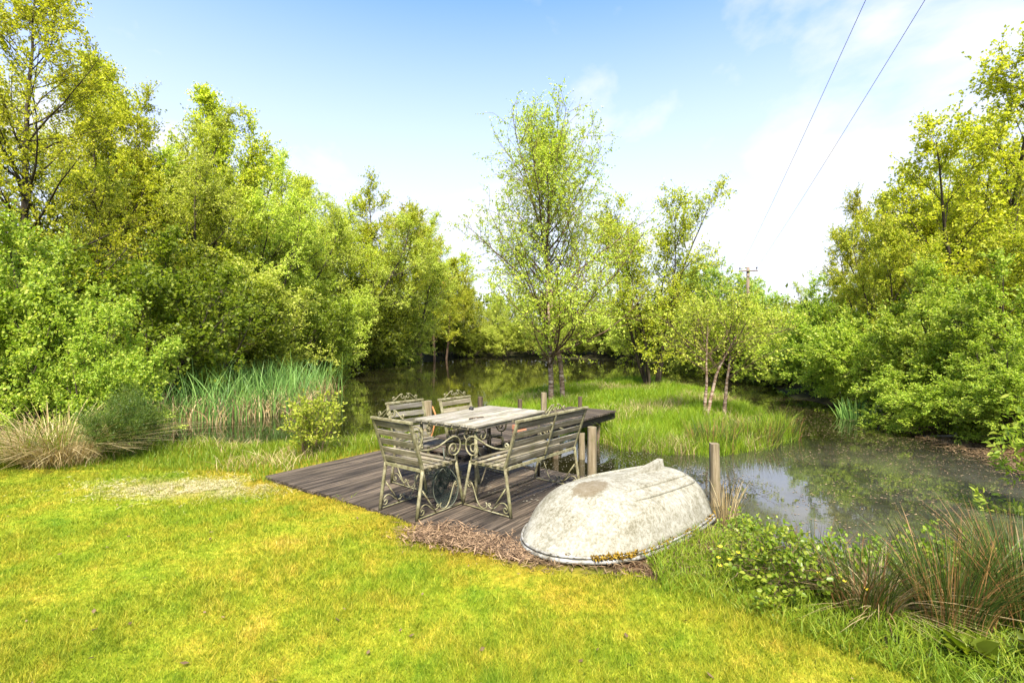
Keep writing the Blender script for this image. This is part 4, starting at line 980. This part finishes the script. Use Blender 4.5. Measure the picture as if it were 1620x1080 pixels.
# ------------------------------------------------------------------ grasses and low plants
def blades(rng, P, Ln, wd, lean, segs=2, out=None, curl=1.0):
    n = len(P); a = rng.uniform(0, 2 * np.pi, n); side = np.stack([np.cos(a), np.sin(a), np.zeros(n)], 1)
    b = rng.uniform(0, 2 * np.pi, n); ld = np.stack([np.cos(b), np.sin(b), np.zeros(n)], 1)
    if out is not None: ld = unit(out + ld * .35)
    rows = []
    le = lean * rng.uniform(.2, 1.3, n)
    for j in range(segs + 1):
        t = j / segs; hgt = t * (1 - .35 * np.minimum(le, 1.6) * t)
        c = P + np.stack([np.zeros(n), np.zeros(n), Ln * hgt], 1) + ld * (Ln * le * (t ** (1 + curl) ))[:, None]
        if j < segs:
            w = (wd * (1 - .55 * t))[:, None] * .5; rows += [c - side * w, c + side * w]
        else: rows += [c]
    k = 2 * segs + 1
    Vv = np.stack(rows, 1).reshape(-1, 3); base = (np.arange(n) * k)[:, None]
    tri = []
    for j in range(segs - 1):
        a0 = 2 * j; tri += [np.concatenate([base + a0, base + a0 + 1, base + a0 + 3], 1), np.concatenate([base + a0, base + a0 + 3, base + a0 + 2], 1)]
    a0 = 2 * (segs - 1); tri.append(np.concatenate([base + a0, base + a0 + 1, base + a0 + 2], 1))
    return Vv, np.concatenate(tri, 0)

def scatter(rng, n, x0, x1, y0, y1, test):
    X = rng.uniform(x0, x1, n); Y = rng.uniform(y0, y1, n); k = test(X, Y); return X[k], Y[k]
def ground_pts(X, Y, dz=0.0): return np.stack([X, Y, height(X, Y) + dz], 1)

def build_grass():
    rng = np.random.default_rng(5)
    # mown lawn: denser near the viewer
    n = 620000; Y = 2.0 * 3.55 ** rng.random(n); X = rng.uniform(-1, 1, n) * (Y * 1.06 + .2)
    k = sdist(LAWN, X, Y) + .06 * wob(X, Y, 5) > -.02; X, Y = X[k], Y[k]; n = len(X)
    patch = .5 + .5 * np.clip(wob(X, Y, 2.2, 3) * .6 + .2 * wob(X, Y, 7), -1, 1)
    Ln = (.016 + .036 * patch ** 1.5) * rng.uniform(.6, 1.5, n); Ln *= np.where(rng.random(n) < .03, 1.7, 1)
    edge = np.clip(1 - sdist(LAWN, X, Y) / .45, 0, 1) * (X > 1.0); Ln *= 1 + .9 * edge
    m = 420; cy = 2.0 * 3.3 ** rng.random(m); cx = rng.uniform(-1, 1, m) * cy * 1.06; kk = rng.integers(12, 40, m)
    CX = np.repeat(cx, kk) + rng.normal(0, .028, kk.sum()); CY = np.repeat(cy, kk) + rng.normal(0, .028, kk.sum()); ok = sdist(LAWN, CX, CY) > .02; CX, CY = CX[ok], CY[ok]
    X = np.concatenate([X, CX]); Y = np.concatenate([Y, CY]); Ln = np.concatenate([Ln, rng.uniform(.035, .085, len(CX))]); n = len(X)
    v, f = blades(rng, ground_pts(X, Y, -.003), Ln, np.full(n, .0050) * np.clip(Y / 3.2, .75, 1.7), .9, 1)
    tag(link('lawn_grass', np_mesh('lawn_grass', v, f), M['lawn_blade']), 'short mossy lawn grass in the foreground', 'grass', None, 'stuff')
    # taller fringe on the right bank
    def t2(X, Y): 
        d = sdist(LAWN, X, Y); return (d < .16) & (d > -1.25) & (rng.random(X.shape) < np.where(d > -.5, 1, .6)) & (X > .95) & (sdist(POND, X, Y) < -.1)
    X, Y = scatter(rng, 80000, .95, 5.0, 1.0, 4.2, t2); n = len(X)
    v, f = blades(rng, ground_pts(X, Y), rng.uniform(.04, .13, n), rng.uniform(.004, .008, n), .9, 3)
    # left bank
    def t3(X, Y):
        d = sdist(LAWN, X, Y); return (d < .15) & (sdist(POND, X, Y) < np.where(X > -4.4, .45, .05) * rng.random(X.shape) ** 2) & (((X - A0[0]) * U[0] + (Y - A0[1]) * U[1] < -.02) | ((X - A0[0]) * V_[0] + (Y - A0[1]) * V_[1] < -.02) | ((X - A0[0]) * U[0] + (Y - A0[1]) * U[1] > 2.2)) & (X < .1 + .0 * Y)
    X, Y = scatter(rng, 62000, -7.4, .0, 5.6, 10.4, t3); n = len(X)
    dp = np.clip(-sdist(POND, X, Y), 0, 3); hh = (.07 + .13 * np.clip((Y - 6.2) / 1.2, 0, 1) * np.clip(dp / 1.5, .25, 1)) * rng.uniform(.5, 1.4, n) * (1 + .35 * wob(X, Y, 1.7))
    v2, f2 = blades(rng, ground_pts(X, Y), hh, rng.uniform(.005, .010, n), .5, 3)
    tag(link('bank_grass', np_mesh('bank_grass', np.concatenate([v, v2]), np.concatenate([f, f2 + len(v)])), M['leaf_tall']), 'long grass growing down the near banks of the pond', 'grass', None, 'stuff')
    # dead blades and sedge standing among the left bank grass
    X, Y = scatter(rng, 9000, -7.4, -1.6, 5.9, 10.0, lambda X, Y: t3(X, Y) & (wob(X, Y, 2.3, 4) > .1)); n = len(X)
    v, f = blades(rng, ground_pts(X, Y), rng.uniform(.06, .26, n), rng.uniform(.004, .008, n), 1.0, 3)
    tag(link('withered_grass', np_mesh('withered_grass', v, f), M['leaf_dry']), 'withered straw blades among the grass of the left bank', 'grass', None, 'stuff')
    # island
    def t4(X, Y): return sdist(ISLE, X, Y) + .1 * wob(X, Y, 3) > -.18
    X, Y = scatter(rng, 130000, -.8, 7.2, 8.0, 22.2, t4); n = len(X)
    edge = np.clip(1 - sdist(ISLE, X, Y) / .7, 0, 1); near = np.clip((12.5 - Y) / 3, 0, 1)
    hh = (.20 + .26 * edge * near) * rng.uniform(.45, 1.5, n) * (1 + .32 * wob(X, Y, 1.3, 5) + .2 * wob(X, Y, 3.7))
    v, f = blades(rng, ground_pts(X, Y), hh, rng.uniform(.006, .012, n) * np.clip(Y / 11, .8, 1.6), .55, 3)
    tag(link('island_grass', np_mesh('island_grass', v, f), M['leaf_island']), 'lush bright grass covering the island', 'grass', None, 'stuff')
    # tawny dead grass at the island's near bank
    def t5(X, Y): q = sdist(ISLE, X, Y); return (((np.abs(q - .25) < .38) & (Y < 10.2) & (wob(X, Y, 2.2, 2) > -.1)) | ((q > 0) & (wob(X, Y, 1.1, 3) > .25) & (rng.random(X.shape) < .35)))
    X, Y = scatter(rng, 60000, .0, 6.6, 8.0, 19, t5); n = len(X)
    v, f = blades(rng, ground_pts(X, Y), rng.uniform(.15, .42, n), rng.uniform(.005, .009, n), .9, 3)
    tag(link('dead_grass', np_mesh('dead_grass', v, f), M['leaf_dry']), 'tawny dead grass on the near bank of the island', 'grass', None, 'stuff')
    # reeds
    RB = np.array([(-7.6, 11.5), (-6.3, 11.2), (-5.5, 12.4), (-5.7, 14.5), (-6.6, 18.2), (-7.2, 19.5), (-9.0, 17.5), (-9.8, 14.2), (-8.8, 11.8)])
    def t6(X, Y): return (sdist(RB, X, Y) + .35 * wob(X, Y, 2.0) > 0) & (wob(X, Y, 2.9, 2) > -.55)
    X, Y = scatter(rng, 5200, -10.2, -4.4, 10, 20, t6); n = len(X)
    v, f = blades(rng, np.stack([X, Y, np.full(n, WATER - .05)], 1), rng.uniform(.7, 1.5, n) * (1 + .16 * wob(X, Y, 1.6)), rng.uniform(.014, .028, n), .42, 5)
    tag(link('reed_bed', np_mesh('reed_bed', v, f), M['leaf_reed']), 'bed of tall green cattail reeds standing in the left shallows', 'reeds', None, 'stuff')
    X, Y = scatter(rng, 5600, -10.2, -4.4, 10, 20, t6); n = len(X)
    v, f = blades(rng, np.stack([X, Y, np.full(n, WATER - .05)], 1), rng.uniform(.3, .85, n), rng.uniform(.014, .03, n), .8, 4)
    tag(link('dead_reeds', np_mesh('dead_reeds', v, f), M['leaf_dry']), 'broken straw coloured stalks at the foot of the green reeds', 'reeds', None, 'stuff')

def tuft(name, seed, mat, n, r, Ln, wd, lean, segs, loc, label, cat, group=None, s=1.0, parts=None):
    rng = np.random.default_rng(seed); a = rng.uniform(0, 6.283, n); q = r * np.sqrt(rng.random(n))
    P = np.stack([np.cos(a) * q, np.sin(a) * q, np.full(n, -.03)], 1); out = np.stack([np.cos(a), np.sin(a), np.zeros(n)], 1)
    v, f = blades(rng, P, rng.uniform(Ln[0], Ln[1], n), rng.uniform(wd[0], wd[1], n), lean, segs, out, .8)
    o = link(name, np_mesh(name, v, f), M[mat]); x, y = loc; o.location = (x, y, gz(x, y)); o.scale = (s, s, s)
    return tag(o, label, cat, group)

def build_low_plants():
    G = 'rush tussocks on the near right bank'
    tuft('rush_tussock', 1, 'leaf_rush', 480, .17, (.3, .72), (.004, .007), .55, 5, (2.42, 2.78), 'dense dark green rush tussock, the fullest on the near right bank', 'rush', G)
    tuft('rush_tussock', 2, 'leaf_rush', 560, .20, (.35, .78), (.004, .007), .50, 5, (2.80, 2.72), 'brown tinged rush tussock at the right edge above the dock leaves', 'rush', G)
    tuft('rush_tussock', 3, 'leaf_rush', 420, .16, (.35, .75), (.004, .007), .55, 5, (3.15, 3.15), 'rush tussock behind the others at the right edge of the water', 'rush', G)
    tuft('rush_tussock', 4, 'leaf_rush', 90, .10, (.35, .62), (.004, .006), .32, 5, (2.25, 3.75), 'thin upright rush tuft beside the bramble in front of the white reflection', 'rush', G)
    tuft('rush_tussock', 5, 'leaf_rush', 240, .14, (.3, .6), (.004, .007), .55, 5, (2.02, 2.92), 'short rush tussock between the two brambles', 'rush', G)
    tuft('dry_grass_tuft', 6, 'leaf_dry', 260, .12, (.2, .45), (.004, .008), 1.6, 5, (2.15, 2.95), 'flattened straw coloured tuft in front of the brambles', 'grass', 'dry grass tufts')
    tuft('dry_grass_tuft', 7, 'leaf_dry', 110, .10, (.3, .62), (.004, .007), .32, 5, (2.16, 5.1), 'upright dry reddish stalks beside the post at the boat stern', 'grass', 'dry grass tufts')
    tuft('dry_grass_tuft', 8, 'leaf_dry', 900, .40, (.4, 1.0), (.007, .012), 1.7, 7, (-5.75, 6.45), 'big straw coloured tussock spilling onto the lawn at the left', 'grass', 'dry grass tufts', 1.0)
    tuft('dry_grass_tuft', 18, 'leaf_dry', 420, .28, (.3, .75), (.006, .012), 1.8, 7, (-6.45, 6.7), 'smaller straw tussock at the very left edge of the lawn', 'grass', 'dry grass tufts', 1.0)
    tuft('grass_tussock', 9, 'leaf_tall', 700, .36, (.3, .75), (.006, .011), 1.0, 5, (-6.15, 6.35), 'green grass tussock growing through the straw at the left', 'grass')
    for k, (x, y, lb) in enumerate(((5.15, 9.85, 'dark rush clump at the right hand tip of the island'), (4.5, 9.3, 'dark rush clump on the near bank of the island left of its tip'), (3.5, 8.85, 'dark rush clump on the island bank straight above the boat skeg'))):
        tuft('island_rush', 40 + k, 'leaf_rush', 420, .42, (.3, .62), (.006, .010), .35, 4, (x, y), lb, 'rush', 'rush clumps on the island')
    tuft('iris_clump', 10, 'leaf_reed', 130, .32, (.6, 1.05), (.022, .038), .28, 5, (8.25, 12.1), 'bright green sword leaved iris clump at the right hand shore', 'iris')
    tuft('dry_grass_tuft', 12, 'leaf_dry', 260, .3, (.3, .6), (.008, .014), .8, 5, (7.9, 12.6), 'dead brown tuft beside the iris clump on the right shore', 'grass', 'dry grass tufts')
    # brambles
    tree_kind('bramble', 'bark_red', 'leaf_bramble', seed=101, h=.40, stems=9, lean=1.0, base_r=.12, r0=.006, first=.15, n1=6, ang=(60, 40), spread=.26, prof=(.9, 1, .6), n2=3, n3=2, nl=5, leaf=.036, asp=.72, tw=.09, up1=.0, hexa=True, stem_len=(.7, 1.0), twig_r=.0014, droop=.2)
    for i, (x, y, s, lb) in enumerate(((1.72, 3.24, .9, 'bushy bramble with bright leaves at the lawn corner beside the boat'), (2.15, 3.38, .82, 'arching bramble in the middle of the near right bank'), (2.75, 3.30, .9, 'bramble tangled among the rushes at the right bank'), (1.95, 4.15, .6, 'small bramble growing against the boat stern'), (3.35, 3.35, .9, 'bramble at the right edge above the rushes'))):
        plant('bramble', 'bramble', x, y, lb, 'bramble', 'brambles on the near right bank', s, i * 1.4, parts=('stems', 'leaves'))
    tree_kind('sallow', 'bark', 'leaf_hazel', seed=103, h=1.75, stems=5, lean=.55, base_r=.12, r0=.016, first=.15, n1=9, ang=(55, 35), spread=.62, prof=(.9, 1, .5), n2=4, n3=3, nl=7, leaf=.072, asp=.42, tw=.16, up1=.03, hexa=True, stem_len=(.75, 1.0), twig_r=.002, droop=.05)
    plant('sallow', 'sallow_shrub', 5.85, 5.2, 'young sallow sprigs entering from the right edge over the water', 'shrub', None, 1.0, 1.0, parts=('stems', 'leaves'))
    tree_kind('sapling', 'bark_red', 'leaf_birch', seed=107, h=.78, stems=12, lean=.38, base_r=.18, r0=.006, first=.2, n1=6, ang=(45, 25), spread=.22, prof=(.8, 1, .6), n2=3, n3=2, nl=5, leaf=.045, asp=.55, tw=.08, up1=.05, stem_len=(.7, 1.0), twig_r=.0015, droop=0, hexa=True)
    plant('sapling', 'willow_sapling', -2.68, 6.75, 'small light green shrub at the left edge of the deck', 'shrub', None, 1.0, .4, parts=('stems', 'leaves'))
    tree_kind('broom', 'leaf_broom', 'leaf_broom', seed=109, h=1.05, stems=14, lean=.7, base_r=.22, r0=.012, first=.15, n1=9, ang=(40, 22), spread=.42, prof=(.9, 1, .7), n2=5, n3=4, nl=14, leaf=.035, asp=.18, tw=.16, up1=.08, stem_len=(.7, 1.0), twig_r=.0016, droop=-.3)
    plant('broom', 'broom_bush', -5.15, 6.75, 'dark green broom bush between the straw tussock and the reeds', 'bush', None, .78, .4, parts=('stems', 'needles'))
    # ferny weed on the deck edge and dock leaves in the corner
    tuft('weed', 13, 'leaf_tall', 26, .03, (.08, .2), (.012, .022), 1.0, 4, (-1.62, 4.98), 'small green weed sprouting at the front edge of the deck', 'weed')
    rng = np.random.default_rng(14)
    for k, (x, y, lb) in enumerate(((2.25, 2.48, 'broad leaved dock plant at the foot of the dark rush tussock'), (2.55, 2.40, 'broad leaved dock plant in the bottom right corner'), (1.92, 3.12, 'low dock plant under the bushy bramble'))):
        n = 34; a = rng.uniform(0, 6.28, n); q = .16 * np.sqrt(rng.random(n))
        P = np.stack([np.cos(a) * q * .12, np.sin(a) * q * .12, rng.uniform(.0, .05, n)], 1); D = np.stack([np.cos(a), np.sin(a), rng.uniform(.1, 1.2, n)], 1)
        lv, lf = leaves_np(rng, P, D * 2.2, .125, .48, True, 0)
        o = link('dock_plant', np_mesh('dock_plant', lv, lf), M['leaf_under']); o.location = (x, y, gz(x, y)); tag(o, lb, 'weed', 'dock plants on the near right bank')
    # buttercups
    st = MB(); st.tube([(0, 0, 0), (.006, .004, .09), (.0, .01, .18)], .0014, 4)
    fl = MB(); vs = []; fs = []
    for k in range(5):
        a = k * 1.2566; c, s = math.cos(a), math.sin(a); b = len(vs)
        vs += [(0, .01, .18), (.011 * c - .006 * s, .01 + .011 * s + .006 * c, .187), (.019 * c, .01 + .019 * s, .192), (.011 * c + .006 * s, .01 + .011 * s - .006 * c, .187)]; fs.append((b, b + 1, b + 2, b + 3))
    fl.add(vs, fs)
    root = empty('buttercup', (0, 0, 0)); st.build('stem', M['leaf_rush'], root); fl.build('flower', M['flower'], root)
    spots = [(1.36, 3.32), (1.42, 3.28), (1.50, 3.36), (1.40, 3.42), (1.58, 3.25), (1.33, 3.22), (1.95, 2.98), (2.0, 2.85), (1.86, 3.04), (1.66, 3.3)]
    for i, (x, y) in enumerate(spots):
        o = root if i == 0 else copy_tree(root)
        o.location = (x, y, gz(x, y)); o.rotation_euler.z = i * 1.7; s = .8 + .05 * (i % 5); o.scale = (s, s, s)
        tag(o, 'yellow buttercup flowering in the long grass at the lawn edge', 'flower', 'buttercups at the lawn edge')

def chips(rng, P, ln, wd, th=.3):
    "little flat slivers lying at random"
    n = len(P); a = rng.uniform(0, 6.283, n); d = np.stack([np.cos(a), np.sin(a), rng.normal(0, th, n)], 1); d = unit(d)
    s = np.stack([-np.sin(a), np.cos(a), rng.normal(0, th, n)], 1); L = (ln * rng.uniform(.4, 1.4, n))[:, None]; w = (wd * rng.uniform(.5, 1.4, n))[:, None]
    Vv = np.stack([P - d * L / 2 - s * w * .2, P + s * w / 2, P + d * L / 2 + s * w * .1, P - s * w / 2], 1).reshape(-1, 3)
    return Vv, np.arange(n * 4).reshape(-1, 4)

def build_litter():
    rng = np.random.default_rng(21)
    # wood chips heaped against the deck edge
    n = 5600; t = rng.random(n); P = np.stack([-.78 + .95 * t + rng.normal(0, .10, n), 4.13 - .42 * t + rng.normal(0, .10, n)], 1)
    c = np.exp(-((P[:, 0] + .45) / .28) ** 2) * .025 + .012; z = np.maximum(height(P[:, 0], P[:, 1]), .0) + rng.random(n) * c
    v, f = chips(rng, np.stack([P[:, 0], P[:, 1], z + .01], 1), .075 * rng.choice((.2, .4, .7, 1.0, 1.5), n), .008, .22)
    tag(link('wood_chips', np_mesh('wood_chips', v, f), M['chip']), 'heap of reddish brown bark chips at the edge of the deck', 'mulch', None, 'stuff')
    # dry twigs and leaves by the boat
    n = 6500; X = rng.uniform(.1, 2.4, n); Y = rng.uniform(3.25, 4.9, n)
    k = np.zeros(n, bool)
    for cx, cy, a, b in ((1.2, 3.72, .7, .34), (.4, 3.62, .5, .26), (1.75, 4.1, .5, .5), (.1, 3.8, .3, .2), (.9, 3.5, .6, .2)): k |= ((X - cx) / a) ** 2 + ((Y - cy) / b) ** 2 < rng.uniform(.3, 1.25, n)
    X, Y = X[k], Y[k]; v, f = chips(rng, ground_pts(X, Y, .012) + np.stack([0 * X, 0 * X, rng.random(len(X)) * .025], 1), .085, .007, .25)
    tag(link('dry_litter', np_mesh('dry_litter', v, f), M['twig']), 'dry twigs and dead leaves littered round the boat', 'litter', None, 'stuff')
    # pale dead moss fibres on the lawn
    n = 5200; X = -3.45 + rng.normal(0, .52, n); Y = 5.36 + rng.normal(0, .20, n); k = (sdist(LAWN, X, Y) > .03) & (wob(X, Y, 5, 1) > -.45); X, Y = X[k], Y[k]
    v, f = chips(rng, ground_pts(X, Y, .018), .07, .0035, .25)
    tag(link('dead_moss', np_mesh('dead_moss', v, f), M['straw']), 'pale straw coloured patch of dead moss on the lawn left of the deck', 'moss', None, 'stuff')
    # odd dead leaves dropped on the lawn
    n = 120; Y = 2.2 * 2.9 ** rng.random(n); X = rng.uniform(-1, 1, n) * Y; k = sdist(LAWN, X, Y) > .05; X, Y = X[k], Y[k]
    v, f = chips(rng, ground_pts(X, Y, .026), .034, .02, .4)
    tag(link('lawn_leaves', np_mesh('lawn_leaves', v, f), M['twig']), 'odd dead leaves dropped on the lawn', 'leaves', None, 'stuff')
    # floating leaves on the right arm of the pond
    n = 15000; X = rng.uniform(2.3, 9, n); Y = 4.3 + rng.random(n) ** 1.3 * 12
    w = sdist(POND, X, Y); dens = np.clip(.30 + .55 * np.clip((X - 3.9) / 3.5, 0, 1) + .40 * wob(X, Y * 2.2, 1.1, 1) + .25 * wob(X, Y * 3, 3.3, 4), 0, 1) * np.where(X < Y * .50 + .3, .35, 1)
    k = (w > .05) & (sdist(ISLE, X, Y) < -.1) & (rng.random(n) < dens); X, Y = X[k], Y[k]
    v, f = chips(rng, np.stack([X, Y, np.full(len(X), WATER + .006)], 1), .034, .016, .04)
    tag(link('floating_leaves', np_mesh('floating_leaves', v, f), M['flake']), 'brown dead leaves floating on the right arm of the pond', 'leaves', None, 'stuff')
    n = 6000; X = rng.uniform(-.4, 3.4, n); Y = rng.uniform(6, 9.2, n); k = (sdist(POND, X, Y) > .02) & (sdist(ISLE, X, Y) < -.02) & (rng.random(n) < .35 + .3 * wob(X, Y, 2.2))
    X, Y = X[k], Y[k]; Z = np.full(len(X), WATER + .006)
    m = 420; u = rng.uniform(.9, 2.05, m); w_ = rng.uniform(1.7, 3.6, m); q = A0[None, :] + U[None, :] * u[:, None] + V_[None, :] * w_[:, None]
    X = np.concatenate([X, q[:, 0]]); Y = np.concatenate([Y, q[:, 1]]); Z = np.concatenate([Z, np.full(m, .028)])
    n2 = 5000; X2 = rng.uniform(-9, -.5, n2); Y2 = rng.uniform(9.3, 16, n2); k = (sdist(POND, X2, Y2) > .1) & (rng.random(n2) < .28 + .35 * wob(X2, Y2, 1.1)); X2, Y2 = X2[k], Y2[k]
    X = np.concatenate([X, X2]); Y = np.concatenate([Y, Y2]); Z = np.concatenate([Z, np.full(len(X2), WATER + .006)])
    v, f = chips(rng, np.stack([X, Y, Z], 1), .026, .016, .04)
    tag(link('fallen_petals', np_mesh('fallen_petals', v, f), M['petal']), 'pale fallen petals specking the dark water and the deck', 'petals', None, 'stuff')
    # brushwood washed up under the right hand hedge
    n = 3800; t = rng.random(n); base = np.array([(8.9, 12.6), (8.35, 10.2), (7.8, 8.2), (7.4, 6.6)]); x = np.interp(t, (0, .35, .7, 1), base[:, 0]); y = np.interp(t, (0, .35, .7, 1), base[:, 1])
    X = x + rng.normal(0, .22, n); Y = y + rng.normal(0, .18, n); z = np.maximum(height(X, Y), WATER) + rng.random(n) * .05 + .008
    v, f = chips(rng, np.stack([X, Y, z], 1), .14, .016, .12)
    tag(link('brushwood', np_mesh('brushwood', v, f), M['twig']), 'brown twigs and leaf debris washed up along the right shore', 'debris', None, 'stuff')
    for i, (px, py, pts, lb) in enumerate(((1332, 643, [[(0, 0, -.1), (.03, 0, .2), (-.02, .05, .42)], [(.03, 0, .2), (.2, .02, .06), (.36, .0, .0)]], 'bleached forked stick poking from the water left of the iris clump'),
                                       (1388, 660, [[(0, 0, -.1), (-.05, 0, .18), (.0, 0, .32)], [(0, 0, .32), (.12, 0, .1), (.16, 0, -.1)]], 'pale bent stick standing in the water right of the iris clump'),
                                       (1462, 690, [[(0, 0, 0), (.4, -.25, .06), (.8, -.6, .04)], [(.4, -.25, .06), (.5, -.2, .25)]], 'pale branch lying among the debris on the right shore'))):
        p = at(px, py, WATER); m = MB()
        for q in pts: m.tube(q, [.022, .018, .010][:len(q)], 6)
        tag(m.build('driftwood', M['driftwood'], None, p), lb, 'stick', 'bleached sticks at the right shore')
build_grass()
build_low_plants()
build_litter()
